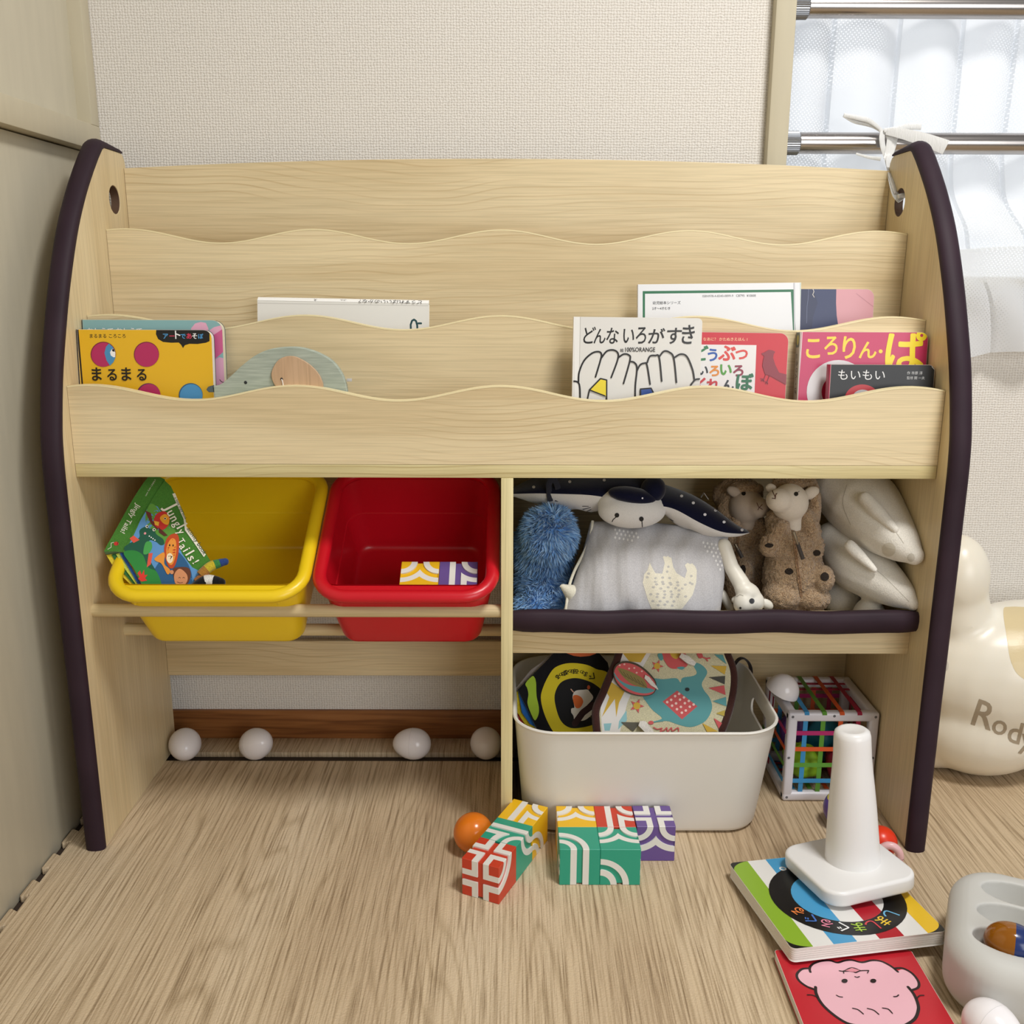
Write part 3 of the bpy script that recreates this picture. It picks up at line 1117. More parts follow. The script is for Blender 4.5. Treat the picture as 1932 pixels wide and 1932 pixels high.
ear = [ptE(p) for p in S((1345, 590), (1330, 545), (1338, 500), (1370, 450), (1420, 425), (1480, 428), (1550, 465), (1600, 510), (1632, 560), (1640, 620), (1560, 660), (1420, 650), (1370, 620))]
b = MB().mesh(prism([catmull(ear, 4, True)], 0.004, 0.0008, 2), lambda q: Vector((q.x, yE + 0.0002 - q.z, q.y)), maple('tan_ear_wood', 'Z', (204, 172, 140), (176, 140, 106), 0.2))
q = ptE(S((1393, 562))[0])
b.lathe([(0.0, 0.0004), (0.0016, 0.0004), (0.0019, 0.0)], paint('2a211c', 0.5), lambda p: Vector((q[0] + p.x, yE - 0.0038 - p.z - 0.0001, q[1] + p.y)), 14)
b.build('ear', el)
P = [ptE(p) for p in S((1393, 562), (1398, 572), (1402, 590), (1404, 640))]
MB().tube([(p[0], yE - 0.0048, p[1]) for p in P], 0.0008, paint('e8e2da', 0.8), 6).build('ear_cord', el)
P = [ptE(p) for p in S((965, 605), (940, 612), (930, 630), (945, 645), (975, 645))]
b = MB().mesh(prism([P[::-1]], 0.010, 0.0008), lambda q: Vector((q.x, yE + 0.0105 - q.z, q.y)), paint('4d5a5c', 0.6))
b.build('trunk_tip', el)
q = ptE(S((1795, 572))[0])
MB().box((q[0] - 0.003, yE + 0.003, q[1] - 0.002), (q[0] + 0.004, yE + 0.005, q[1] + 0.002), paint('b9b8b8', 0.6), 0.0005).build('tail_cord', el)
# ------------------------------------------------------------------ toy bins hanging on the rods
def plastic(name, c, rough=0.32, sss=0.0):
    t = NT(name, rough, 0.5)
    t.b.inputs['Base Color'].default_value = rgb(c)
    nz = t.n('ShaderNodeTexNoise', Scale=220.0)
    t.l(t.coord(), nz.inputs['Vector'])
    t.bump(nz.outputs[0], 0.05, 0.0006)
    return t.m

def rr_loop(w, l, r, n=7):
    """rounded rectangle, x across, y from 0 to l"""
    return rrect(-w / 2, 0.0, w / 2, l, r, n)

def make_bin(label, x0, x1, m):
    tl = math.radians(30)
    W = x1 - x0
    L = 0.27
    R = 0.0098
    P = Vector(((x0 + x1) / 2, -0.307, 0.3775))
    ed, en = Vector((0, math.cos(tl), math.sin(tl))), Vector((0, math.sin(tl), -math.cos(tl)))
    def f(x, d, s):
        return P + Vector((x, 0, 0)) + ed * d + en * s
    root = thing('toy_bin', label, 'storage bin', P + en * 0.1, 'plastic bins on the rods')
    # rolled rim
    loop = rr_loop(W - 2 * R, L - 2 * R, 0.042)
    ctr = [(x, d + R) for x, d in loop]
    b = MB()
    vs, fs = [], []
    N = len(ctr)
    K = 12
    for i, (x, d) in enumerate(ctr):
        a, c = ctr[i - 1], ctr[(i + 1) % N]
        tx, td = c[0] - a[0], c[1] - a[1]
        l = math.hypot(tx, td)
        nx, nd = td / l, -tx / l
        for k in range(K):
            th = 2 * PI * k / K
            vs.append(f(x + nx * R * math.cos(th), d + nd * R * math.cos(th), -R * 0.85 * math.sin(th)))
    for i in range(N):
        for k in range(K):
            fs.append([i * K + k, i * K + (k + 1) % K, ((i + 1) % N) * K + (k + 1) % K, ((i + 1) % N) * K + k])
    b.add(vs, fs, m)
    b.build('rim', root)
    # basin: outer and inner skin
    H = 0.131
    def level(s, thick):
        k = s / H
        fx = 0.006 + 0.022 * k + thick
        ff = 0.026 + 0.006 * k + thick
        fb = 0.012 + 0.030 * k + thick
        r = 0.030 - 0.006 * k
        return [(x, d + ff) for x, d in rr_loop(W - 2 * fx, L - ff - fb, r)]
    rows = []
    for s in (-0.004, 0.02, 0.05, 0.08, 0.10, 0.121):
        rows.append([f(x, d, s) for x, d in level(s, 0)])
    for a in (30, 60, 90):
        q = math.sin(math.radians(a))
        c = 1 - math.cos(math.radians(a))
        rows.append([f(x, d, 0.121 + 0.010 * q) for x, d in level(0.121, 0.010 * c)])
    inner = []
    for s in (-0.004, 0.02, 0.0645, 0.0655, 0.08, 0.10, 0.119):
        th = 0.0022 if s < 0.065 else 0.0036
        inner.append([f(x, d, s) for x, d in level(s, th)])
    for a in (30, 60, 90):
        q = math.sin(math.radians(a))
        c = 1 - math.cos(math.radians(a))
        inner.append([f(x, d, 0.119 + 0.010 * q) for x, d in level(0.119, 0.0036 + 0.010 * c)])
    for rw, flip in ((rows, False), (inner, True)):
        vs = [p for r_ in rw for p in r_]
        n = len(rw[0])
        fs = []
        for j in range(len(rw) - 1):
            for i in range(n):
                q = [j * n + i, j * n + (i + 1) % n, (j + 1) * n + (i + 1) % n, (j + 1) * n + i]
                fs.append(q[::-1] if flip else q)
        last = [(len(rw) - 1) * n + i for i in range(n)]
        fs.append(last if not flip else last[::-1])
        if rw is rows:
            b = MB().add(vs, fs, m)
        else:
            b.add(vs, fs, m)
    # flange between basin and rolled rim
    a = [f(x, d, -0.004) for x, d in level(-0.004, 0)]
    c = [f(x, d, -0.006) for x, d in ctr]
    n = len(a)
    b.add(a + c, [[i, (i + 1) % n, n + (i + 1) % n, n + i] for i in range(n)], m)
    b.recalc = False
    b.build('basin', root)
    for sx in (-1, 1):
        xx = sx * (W / 2 - 0.042)
        b = MB()
        b.box((-0.0045, 0.0, 0.0), (0.0045, 0.003, 0.016), m, 0.0008, fn=lambda q: f(xx + q.x * (1 - q.z * 46), q.y + 0.010, q.z + 0.004))
        b.build('hook_lug', root)
    return root, f

make_bin('yellow plastic toy bin on the wooden rods', 0.030, 0.310, plastic('yellow_bin_plastic', (240, 205, 28)))
make_bin('red plastic toy bin on the wooden rods', 0.3115, 0.5705, plastic('red_bin_plastic', (200, 16, 34)))

# ------------------------------------------------------------------ soft cloth book in the yellow bin
S = scaled(3.864, 130, 880)
a = math.radians(32)
YW = Matrix.Rotation(math.radians(15), 3, 'Z')
CN = YW @ Vector((0, -math.cos(a), math.sin(a)))
CO = Vector((0.10, -0.262, 0.398))
cu = YW @ Vector((1, 0, 0))
cv = CN.cross(cu)
cb = thing('cloth_book', 'green jungle-animal cloth book leaning in the yellow bin', 'cloth book', (0.12, -0.22, 0.37))
base_art = Art(MB(), CO, cu, cv)
def cpt(p):
    return base_art.px(p[0], p[1])
def cf(q, dz=0.0):
    bulge = 0.006 * math.sin(q[0] * 26 + q[1] * 18) + 0.004 * math.sin(q[1] * 55 - q[0] * 30)
    return CO + cu * q[0] + cv * q[1] + CN * (dz + bulge)
def cloth_slab(pts, z0, z1, m, name, sub=0.008):
    P = [cpt(p) for p in pts]
    tri = tessellate_polygon([[Vector((p[0], p[1], 0)) for p in P]])
    polys = subdiv([[P[i] for i in t] for t in tri], sub)
    b = MB()
    for p in polys:
        b.add([cf(q, z1) for q in p], [[0, 1, 2]], m)
        b.add([cf(q, z0) for q in p], [[2, 1, 0]], m)
    ring = []
    for i in range(len(P)):
        A0, B0 = P[i], P[(i + 1) % len(P)]
        n = max(1, int(math.dist(A0, B0) / sub))
        ring += [(A0[0] + (B0[0] - A0[0]) * k / n, A0[1] + (B0[1] - A0[1]) * k / n) for k in range(n)]
    n = len(ring)
    b.add([cf(q, z1) for q in ring] + [cf(q, z0) for q in ring], [[i, (i + 1) % n, n + (i + 1) % n, n + i] for i in range(n)], m)
    return b
GRN = fabric((74, 130, 52), 'green_cloth', 900, 0.3)
cover_px = S((700, 112), (745, 150), (790, 240), (835, 330), (855, 400), (850, 460), (900, 520), (1000, 640), (1032, 690), (980, 790), (930, 850), (900, 905), (560, 905), (545, 880), (470, 740), (388, 612), (500, 420))
class ClothArt(Art):
    def put(s, q, off):
        return cf(q, s.z + off)
    z = 0.0
b = cloth_slab(cover_px, -0.004, 0.0, GRN, 'front_cover')
A = ClothArt(b, CO, cu, cv, rough=0.85, maxe=0.008, step=0.00003, lift=0.0002)
A.poly(S((600, 280), (520, 400), (470, 500), (420, 590), (470, 740), (545, 880), (560, 903), (895, 903), (930, 850), (980, 780), (900, 740), (830, 650), (760, 500), (700, 380), (650, 300)), '5f97cf')
A.curve(S((590, 290), (640, 300), (720, 420), (780, 480), (770, 560), (720, 600), (640, 500), (560, 400)), '5f9a3c')
A.curve(S((650, 720), (760, 620), (860, 700), (900, 820), (860, 895), (650, 900), (560, 880)), '2c5f8c')
# crocodile
A.curve(S((400, 600), (430, 560), (510, 520), (515, 465), (560, 440), (590, 455), (625, 460), (640, 500), (690, 540), (698, 580), (670, 585), (640, 560), (590, 545), (580, 600), (600, 700), (640, 790), (560, 860), (480, 700)), '1f5a45')
A.curve(S((395, 625), (470, 610), (540, 650), (580, 740), (640, 770), (675, 860), (660, 900), (600, 900), (545, 880), (470, 740)), '2f8a3e')
A.curve(S((560, 560), (600, 555), (610, 600), (585, 640), (545, 640)), '4aa552')
A.poly(S((440, 520), (470, 500), (515, 535), (470, 555)), 'e05a48')
A.poly(S((585, 640), (615, 640), (600, 720), (570, 740)), 'e05a48')
for x, y in ((570, 440), (622, 466)):
    A.poly(S(*circ(x, y, 11)), 'efe9d8')
    A.poly(S(*circ(x + 2, y, 6)), '111111')
for i in range(4):
    A.poly(S(*circ(588 + i * 14, 512 + i * 11, 5)), 'f2f2ee')
A.poly(S(*circ(556, 490, 9)), 'e49aa0')
# red flower
A.poly(S((500, 780), (520, 760), (530, 790), (550, 755), (552, 795), (575, 790), (555, 815), (570, 830), (530, 838), (505, 820), (515, 805)), 'e23b30')
# parrot
A.poly(S((560, 330), (600, 345), (610, 400), (660, 430), (650, 470), (600, 420), (575, 370)), '6b2a26')
A.curve(S((625, 380), (650, 345), (700, 332), (735, 370), (730, 430), (690, 470), (650, 455), (620, 420)), 'c62f2a')
A.curve(S((665, 380), (700, 352), (730, 375), (728, 430), (690, 420)), 'efa52c')
A.poly(S(*circ(703, 385, 9)), 'f2e6c0')
A.poly(S(*circ(703, 385, 6)), '1a1110')
A.poly(S((620, 400), (660, 410), (655, 440), (630, 430)), 'e8b53a')
A.poly(S((655, 450), (690, 480), (725, 515), (700, 520), (660, 490)), '5a2c22')
# lion
A.curve(S((700, 640), (710, 560), (740, 515), (790, 505), (810, 560), (800, 660), (770, 740), (730, 740)), 'c04a20')
A.curve(S((715, 640), (725, 580), (755, 540), (785, 560), (785, 650), (760, 720), (730, 715)), 'e8973a')
A.poly(S(*circ(740, 680, 24, 34)), 'f4e2c0')
A.poly(S((728, 665), (760, 668), (744, 690)), '2a1a14')
for x, y in ((740, 590), (765, 592)):
    A.poly(S(*circ(x, y, 5, 8)), '1a1110')
A.curve(S((630, 680), (690, 640), (705, 660), (700, 720), (740, 760), (720, 790), (680, 720), (640, 700)), 'e8973a')
# monkey
A.curve(S((760, 760), (800, 742), (870, 745), (890, 790), (870, 850), (830, 880), (780, 860)), '6a3a24')
A.curve(S((770, 790), (810, 752), (860, 790), (862, 840), (820, 878), (775, 850)), 'd99468')
for x in (800, 830):
    A.stroke(S((x, 815), (x + 8, 810), (x + 14, 816)), 0.9, '2a1812')
A.stroke(S((790, 842), (810, 850), (830, 846)), 0.9, '2a1812')
A.poly(S(*circ(752, 775, 14)), 'd99468')
# title and label strip
A.poly(S((755, 205), (775, 198), (850, 380), (860, 450), (1000, 650), (985, 668), (850, 480), (838, 390)), 'e6e4d4')
for ch, x, y, an, wd in (('J', 735, 300, 0, 40), ('u', 752, 345, 0, 46), ('n', 775, 388, 0, 46), ('g', 800, 428, 0, 46), ('l', 822, 455, 0, 14), ('y', 832, 490, 0, 44),
                         ('T', 838, 560, 0, 46), ('a', 845, 600, 0, 40), ('i', 868, 625, 0, 12), ('l', 885, 650, 0, 12), ('s', 903, 680, 0, 36), ('!', 935, 705, 0, 12)):
    p0, p1 = S((x - 30 - wd * 0.2, y + 12 - wd * 0.30), (x - 30 + wd * 0.2, y + 12 + wd * 0.30))
    A.text(ch, p0, p1, 'efeadb', 0.02, 1.0)
A.text('a little jingly book', *S((770, 232), (848, 395)), '3a4a30', 0.0, 1.0)
A.text('activity book', *S((862, 470), (985, 655)), '3a4a30', 0.0, 1.0)
b.recalc = False
b.build('front_cover', cb)
# spine with its lettering
sp = S((590, 78), (640, 74), (700, 100), (704, 114), (390, 614), (330, 605), (246, 604), (268, 560), (560, 115))
b = cloth_slab(sp, -0.016, -0.002, GRN, 'spine')
A = ClothArt(b, CO, cu, cv, rough=0.85, maxe=0.008, step=0.00003, lift=0.0002)
A.z = -0.002
A.text('Jingly Tails!', *S((497, 278), (370, 468)), 'e9e6da', 0.01, 1.0)
A.text('a baby\'s very own', *S((630, 105), (560, 225)), 'd9dccb', 0.0, 0.9)
A.stroke(S((700, 112), (388, 612)), 0.7, 'c9d0ba')
A.stroke(S((275, 588), (300, 575), (300, 545), (320, 540)), 0.9, 'e9e6da')
A.poly(S(*circ(338, 550, 18, 14)), 'c6322c')
A.stroke(S((352, 538), (345, 560)), 0.9, '1a1110')
b.recalc = False
b.build('spine', cb)
for k, (c, dx) in enumerate((((226, 205, 60), 0), ((52, 110, 60), 40), ((196, 208, 90), 75), ((44, 84, 150), 105))):
    pg = S((256 + dx, 618), (300 + dx * 0.8, 612), (388, 616), (545, 885), (490 + dx * 0.3, 890), (330 + dx, 740))
    b = cloth_slab(pg, -0.012 + k * 0.002, -0.0105 + k * 0.002, fabric(c, 'cloth_page', 900, 0.3), 'page')
    b.build('page', cb)
def tail(path, rs, bands, z=0.004):
    b = MB()
    P = [cf(cpt(p), z) for p in S(*path)]
    P = catmull([tuple(p) for p in P], 6)
    n = len(P)
    for i in range(len(bands)):
        i0, i1 = int(i * (n - 1) / len(bands)), int((i + 1) * (n - 1) / len(bands))
        rr = [rs * (0.75 + 0.35 * math.sin(PI * min(0.95, 0.25 + 0.75 * j / (n - 1)))) for j in range(i0, i1 + 1)]
        b.tube(P[i0:i1 + 1], rr, bands[i], 10)
        if i == len(bands) - 1:
            b.ball(P[-1], rr[-1] * 0.98, bands[i], u=12, v=8)
    b.build('tail', cb)
fb = lambda c: fabric(c, 'tail_plush', 700, 0.5)
tail([(960, 800), (1030, 740), (1090, 715), (1140, 700)], 0.0065, [fb((170, 120, 50)), fb((200, 180, 50)), fb((60, 130, 70)), fb((44, 70, 130))])
tail([(920, 900), (1000, 850), (1060, 850), (1110, 862)], 0.0085, [fb((24, 24, 26)), fb((228, 226, 220)), fb((24, 24, 26))])
tail([(930, 850), (990, 810), (1020, 830)], 0.006, [fb((160, 100, 50))], 0.002)

# ------------------------------------------------------------------ track cubes
G_, W_ = 0.075, 0.155     # half width of the groove, width of a white rail (cube side = 1)
def arc(cx, cy, r, a0, a1, n=14):
    return [(cx + r * math.cos(math.radians(a0 + (a1 - a0) * i / n)), cy + r * math.sin(math.radians(a0 + (a1 - a0) * i / n))) for i in range(n + 1)]
def corner_tiles():
    """tiles round the corner (0,0): colour disc sector, white rail"""
    r0, r1 = 0.5 - G_ - W_, 0.5 - G_
    return [('c', [(0, 0)] + arc(0, 0, r0, 0, 90)), ('w', arc(0, 0, r0, 0, 90) + arc(0, 0, r1, 90, 0))]
def rotq(pts, k):
    for _ in range(k % 4):
        pts = [(1 - y, x) for x, y in pts]
    return pts
def face_tiles(kind):
    o = []
    if kind == 'plain':
        return [('c', [(0, 0), (1, 0), (1, 1), (0, 1)])]
    if kind == 'straight':       # groove runs up the middle
        a, b_ = 0.5 - G_ - W_, 0.5 - G_
        o = [('c', [(0, 0), (a, 0), (a, 1), (0, 1)]), ('w', [(a, 0), (b_, 0), (b_, 1), (a, 1)])]
        return o + [(c, rotq(p, 2)) for c, p in o]
    if kind == 'cross':
        a, b_ = 0.5 - G_ - W_, 0.5 - G_
        o = [('c', [(0, 0), (a, 0), (a, a), (0, a)]), ('w', [(a, 0), (b_, 0), (b_, b_), (0, b_), (0, a), (a, a)])]
        return [(c, rotq(p, k)) for k in range(4) for c, p in o]
    R0, R1 = 0.5 + G_, 0.5 + G_ + W_
    if kind == 'curve':          # groove round the corner (0,0)
        o = corner_tiles()
        o.append(('w', arc(0, 0, R0, 0, 90) + arc(0, 0, R1, 90, 0)))
        o.append(('c', arc(0, 0, R1, 0, 90) + [(0, 1), (1, 1), (1, 0)]))
        return o
    if kind == 'fork':           # two bends from the middle of the top edge to both sides
        o = [(c, rotq(p, 3)) for c, p in corner_tiles()] + [(c, rotq(p, 2)) for c, p in corner_tiles()]
        def low(R):
            xm = 0.5
            am = math.degrees(math.acos(min(1.0, xm / R)))
            lft = arc(0, 1, R, -90, -am, 10)
            rgt = [(1 - x, y) for x, y in lft[::-1]][1:]
            return lft + rgt
        l0, l1 = low(R0), low(R1)
        o.append(('w', l1 + l0[::-1]))
        o.append(('c', [(0, 0), (1, 0)] + l1[::-1]))
        return o
    if kind == 'tee':            # straight groove left of a bend that leaves to the right
        a, b_ = 0.5 - G_ - W_, 0.5 - G_
        o = [('c', [(0, 0), (a, 0), (a, 1), (0, 1)]), ('w', [(a, 0), (b_, 0), (b_, 1), (a, 1)])]
        o += [(c, rotq(p, 2)) for c, p in corner_tiles()]
        c2, c3 = 0.5 + G_, 0.5 + G_ + W_
        am = math.degrees(math.asin(min(1, (1 - c2) / R0)))
        o1 = arc(1, 1, R0, 270, 180 + math.degrees(math.acos((1 - c2) / R0)), 10)
        o2 = arc(1, 1, R1, 270, 180 + math.degrees(math.acos((1 - c3) / R1)), 10)
        o.append(('w', o1 + [(c2, 0), (c3, 0)] + o2[::-1]))
        o.append(('c', o2 + [(c3, 0), (1, 0)]))
        return o
WHITE_P = plastic('white_rail_plastic', (228, 226, 220), 0.4)
CUBE_COL = {'red': (200, 62, 38), 'teal': (44, 158, 130), 'yellow': (236, 186, 30), 'purple': (104, 80, 146)}
CUBE_M = {k: plastic(k + '_cube_plastic', v, 0.38) for k, v in CUBE_COL.items()}
CS = 0.0548
def track_cube(label, colour, origin, ax, faces, up=(0, 0, 1)):
    """origin: front-left-bottom corner; ax: direction of its left-to-right edge; faces: front, right, back, left, top -> (kind, quarter turns)"""
    X = Vector(ax).normalized()
    Z = Vector(up).normalized()
    Yv = Z.cross(X)
    o = Vector(origin)
    root = thing('track_cube', label, 'toy cube', o + (X + Yv) * CS / 2, 'track cubes')
    d = 0.0021
    m = CUBE_M[colour]
    b = MB()
    b.box((d, d, d), (CS - d, CS - d, CS - d), m, fn=lambda q: o + X * q.x + Yv * q.y + Z * q.z)
    fr = {'front': ((0, 0, 0), (1, 0, 0), (0, 0, 1)), 'right': ((1, 0, 0), (0, 1, 0), (0, 0, 1)), 'back': ((1, 1, 0), (-1, 0, 0), (0, 0, 1)),
          'left': ((0, 1, 0), (0, -1, 0), (0, 0, 1)), 'top': ((0, 0, 1), (1, 0, 0), (0, 1, 0)), 'bottom': ((0, 1, 0), (1, 0, 0), (0, -1, 0))}
    rail = MB()
    for side_, (kind, turn) in faces.items():
        c0, eu, ev = (Vector(q) for q in fr[side_])
        en = eu.cross(ev)
        for col, pts in face_tiles(kind):
            pts = rotq(pts, turn)
            def P3(p, depth):
                x, y = p
                if depth:
                    k = depth / CS
                    x = k if x < 1e-5 else (1 - k if x > 1 - 1e-5 else x)
                    y = k if y < 1e-5 else (1 - k if y > 1 - 1e-5 else y)
                else:
                    k = 0.012
                    x, y = min(max(x, k), 1 - k), min(max(y, k), 1 - k)
                q = (c0 + eu * x + ev * y) * CS - en * depth
                return o + X * q.x + Yv * q.y + Z * q.z
            tgt = rail if col == 'w' else b
            mm = WHITE_P if col == 'w' else m
            tri = tessellate_polygon([[Vector((p[0], p[1], 0)) for p in pts]])
            n = len(pts)
            tgt.add([P3(p, 0) for p in pts], [list(t_) for t_ in tri], mm, False)
            def sidept(p):
                return P3(p, d)
            def mid(p):
                x, y = p
                k = 0.0009 / CS
                q0 = P3(p, 0)
                on = x < 1e-5 or x > 1 - 1e-5 or y < 1e-5 or y > 1 - 1e-5
                if not on:
                    return q0
                xx = 0.003 if x < 1e-5 else (0.997 if x > 1 - 1e-5 else x)
                yy = 0.003 if y < 1e-5 else (0.997 if y > 1 - 1e-5 else y)
                q = (c0 + eu * xx + ev * yy) * CS - en * 0.0006
                return o + X * q.x + Yv * q.y + Z * q.z
            vs = [P3(p, 0) for p in pts] + [mid(p) for p in pts] + [sidept(p) for p in pts]
            fs = [[i, (i + 1) % n, n + (i + 1) % n, n + i] for i in range(n)] + [[n + i, n + (i + 1) % n, 2 * n + (i + 1) % n, 2 * n + i] for i in range(n)]
            tgt.add(vs, fs, mm, False)
    b.build('body', root)
    rail.build('rails', root)
    return root

gx = (1, 0, 0)
e = CS + 0.0003
track_cube('teal track cube with straight groove down its front, left of the front pair', 'teal', (0.6527, -0.3880, 0), gx, {'front': ('straight', 0), 'top': ('curve', 0), 'left': ('curve', 1), 'right': ('plain', 0)})
track_cube('teal track cube with curved groove on its front, right of the front pair', 'teal', (0.6527 + e, -0.3880, 0), gx, {'front': ('curve', 0), 'top': ('fork', 0), 'right': ('straight', 1), 'left': ('plain', 0)})
track_cube('yellow track cube behind the two teal cubes by the white box', 'yellow', (0.6527, -0.3880 + e, 0), gx, {'front': ('plain', 0), 'top': ('fork', 0), 'left': ('curve', 2), 'right': ('plain', 0)})
track_cube('red track cube between the yellow and purple cubes by the white box', 'red', (0.6527 + e, -0.3880 + e, 0), gx, {'front': ('plain', 0), 'top': ('tee', 0), 'left': ('plain', 0), 'right': ('plain', 0)})
track_cube('purple track cube with crossing white rails, right end of the group', 'purple', (0.6527 + 2 * e + 0.001, -0.3880 + e + 0.001, 0), gx, {'front': ('fork', 0), 'top': ('cross', 0), 'right': ('curve', 1), 'left': ('plain', 0)})
an = math.radians(-25)
ax = (math.cos(an), math.sin(an), 0)
al = Vector((-math.sin(an), math.cos(an), 0))
p0 = Vector((0.5215, -0.4075, 0))
track_cube('red track cube at the near end of the slanted row', 'red', p0, ax, {'front': ('cross', 0), 'top': ('cross', 0), 'right': ('curve', 3), 'left': ('straight', 0)})
track_cube('teal track cube in the middle of the slanted row', 'teal', p0 + al * e, ax, {'top': ('tee', 3), 'right': ('curve', 2), 'left': ('straight', 1), 'front': ('plain', 0)})
track_cube('yellow track cube at the far end of the slanted row', 'yellow', p0 + al * 2 * e, ax, {'top': ('tee', 0), 'right': ('curve', 0), 'left': ('straight', 1), 'front': ('plain', 0)})
# the two cubes lying in the red bin, tilted with its floor
tl = math.radians(30)
zz = Vector((0, -math.sin(tl), math.cos(tl)))
ed = Vector((0, math.cos(tl), math.sin(tl)))
P = at_y(752, 1113, -0.252) - zz * CS
track_cube('yellow track cube lying in the red bin', 'yellow', P, gx, {'front': ('plain', 0), 'top': ('fork', 0), 'left': ('curve', 0), 'right': ('plain', 0)}, zz)
track_cube('purple track cube lying in the red bin', 'purple', P + Vector((e, 0, 0)), gx, {'front': ('plain', 0), 'top': ('tee', 0), 'right': ('curve', 0), 'left': ('plain', 0)}, zz)
# ------------------------------------------------------------------ soft toys on the lower shelf
def plush(name, c, scale=500, strength=0.5, var=0.1):
    t = NT(name, 0.95, 0.1)
    nz = t.n('ShaderNodeTexNoise', Scale=scale, Detail=3.0)
    t.l(t.coord(), nz.inputs['Vector'])
    t.base(t.ramp(nz.outputs[0], [(0.3, tuple(v * (1 - var) for v in c)), (0.7, c)]))
    t.bump(nz.outputs[0], strength, 0.0018)
    t.b.inputs['Sheen Weight'].default_value = 0.35
    t.b.inputs['Sheen Roughness'].default_value = 0.4
    return t.m

def fur(vs, fs, n, length, mats, seed=1, width=0.0011, grav=0.35, keep=None):
    """strands rooted on a skin: each a tapering bent blade; clumped by a slow noise"""
    rnd = random.Random(seed)
    tri, ac, tot = [], [], 0.0
    for f in fs:
        for i in range(1, len(f) - 1):
            a, b, c = vs[f[0]], vs[f[i]], vs[f[i + 1]]
            ar = (b - a).cross(c - a).length / 2
            if ar > 0:
                tot += ar
                tri.append((a, b, c))
                ac.append(tot)
    import bisect
    mb = MB()
    batches = [([], []) for _ in mats]
    for _ in range(n):
        a, b, c = tri[min(bisect.bisect(ac, rnd.random() * tot), len(tri) - 1)]
        u, v = rnd.random(), rnd.random()
        if u + v > 1:
            u, v = 1 - u, 1 - v
        p = a + (b - a) * u + (c - a) * v
        nn = (b - a).cross(c - a).normalized()
        if keep and not keep(p, nn):
            continue
        nz_ = noise.noise_vector(p * 55) * 0.75 + noise.noise_vector(p * 160) * 0.35
        d = (nn + nz_ + Vector((rnd.uniform(-.25, .25), rnd.uniform(-.25, .25), rnd.uniform(-.25, .25) - grav))).normalized()
        if d.dot(nn) < 0.15:
            d = (d + nn * 0.6).normalized()
        L = length * rnd.uniform(0.65, 1.1)
        sd = d.cross(Vector((rnd.uniform(-1, 1), rnd.uniform(-1, 1), rnd.uniform(-1, 1)))).normalized() * width
        q1 = p + d * L * 0.5
        d2 = (d + nz_ * 0.5 + Vector((0, 0, -grav))).normalized()
        q2 = q1 + d2 * L * 0.5
        k = rnd.randrange(len(mats))
        V, F = batches[k]
        o = len(V)
        V += [p - sd, p + sd, q1 + sd * 0.8, q1 - sd * 0.8, q2]
        F += [[o, o + 1, o + 2, o + 3], [o + 3, o + 2, o + 4]]
    for (V, F), m in zip(batches, mats):
        mb.add(V, F, m)
    mb.recalc = False
    return mb

ZS = 0.2910       # top of the lower shelf

# fluffy blue toy at the left
blue = thing('fluffy_plush', 'fluffy blue soft toy against the divider, left end of the shelf', 'soft toy', (0.638, -0.15, ZS), 'soft toys')
parts = [('e', (0.6430, -0.165, 0.4340), (0.036, 0.036, 0.037), None), ('e', (0.637, -0.128, 0.400), (0.038, 0.045, 0.056), None),
         ('e', (0.637, -0.130, 0.345), (0.037, 0.045, 0.040), None), ('e', (0.6195, -0.172, 0.320), (0.020, 0.030, 0.026), None), ('e', (0.662, -0.168, 0.320), (0.020, 0.030, 0.026), None)]
vs, fs = blob(parts, 0.0045, 4)
b = MB().add(vs, fs, plush('blue_pile_base', (110, 162, 222), 300, 0.5))
body = b.build('body', blue)
bm_ = [plush('blue_pile_a', (146, 192, 240), 300, 0.2), plush('blue_pile_b', (176, 212, 248), 300, 0.2), plush('blue_pile_c', (122, 172, 228), 300, 0.2)]
fur(vs, fs, 17000, 0.0150, bm_, 4, 0.0010).build('fur', blue)
P = [at_y(x, y, -0.160) for x, y in ((1052, 946), (1053, 925), (1049, 910), (1042, 904), (1036, 912), (1036, 928), (1038, 946))]
MB().tube(catmull([tuple(p) for p in P], 4), 0.0042, fabric((44, 46, 58), 'dark_loop_tape', 900, 0.5), 8, flat=0.3, up=(0, -1, 0)).build('hanging_loop', blue)

# manta ray: navy back with white dots, white belly and face
NAVY = plush('navy_jersey', (18, 21, 46), 900, 0.25, 0.15)
BELLY = plush('white_jersey', (222, 221, 220), 900, 0.25, 0.05)
ray_ = thing('manta_ray_plush', 'navy and white manta ray soft toy lying over the grey cushion', 'soft toy', (0.78, -0.12, 0.47), 'soft toys')
ST = [(966, 926, 932, 940, -.105, .020), (1010, 910, 931, 955, -.105, .045), (1060, 903, 932, 970, -.108, .060), (1110, 901, 934, 974, -.115, .066), (1150, 900, 940, 975, -.120, .066),
      (1190, 900, 950, 985, -.125, .066), (1228, 905, 955, 985, -.128, .066), (1255, 922, 956, 978, -.132, .062), (1280, 928, 964, 995, -.140, .058), (1320, 942, 986, 1013, -.150, .050),
      (1360, 966, 1003, 1019, -.158, .040), (1395, 993, 1007, 1015, -.165, .024), (1414, 1003, 1005, 1007, -.168, .008)]
ST = [tuple(q) for q in catmull([(s_[0], s_[1], s_[2]) for s_ in ST], 4)], [tuple(q) for q in catmull([(s_[3], s_[4], s_[5]) for s_ in ST], 4)]
K = 28
rows = []
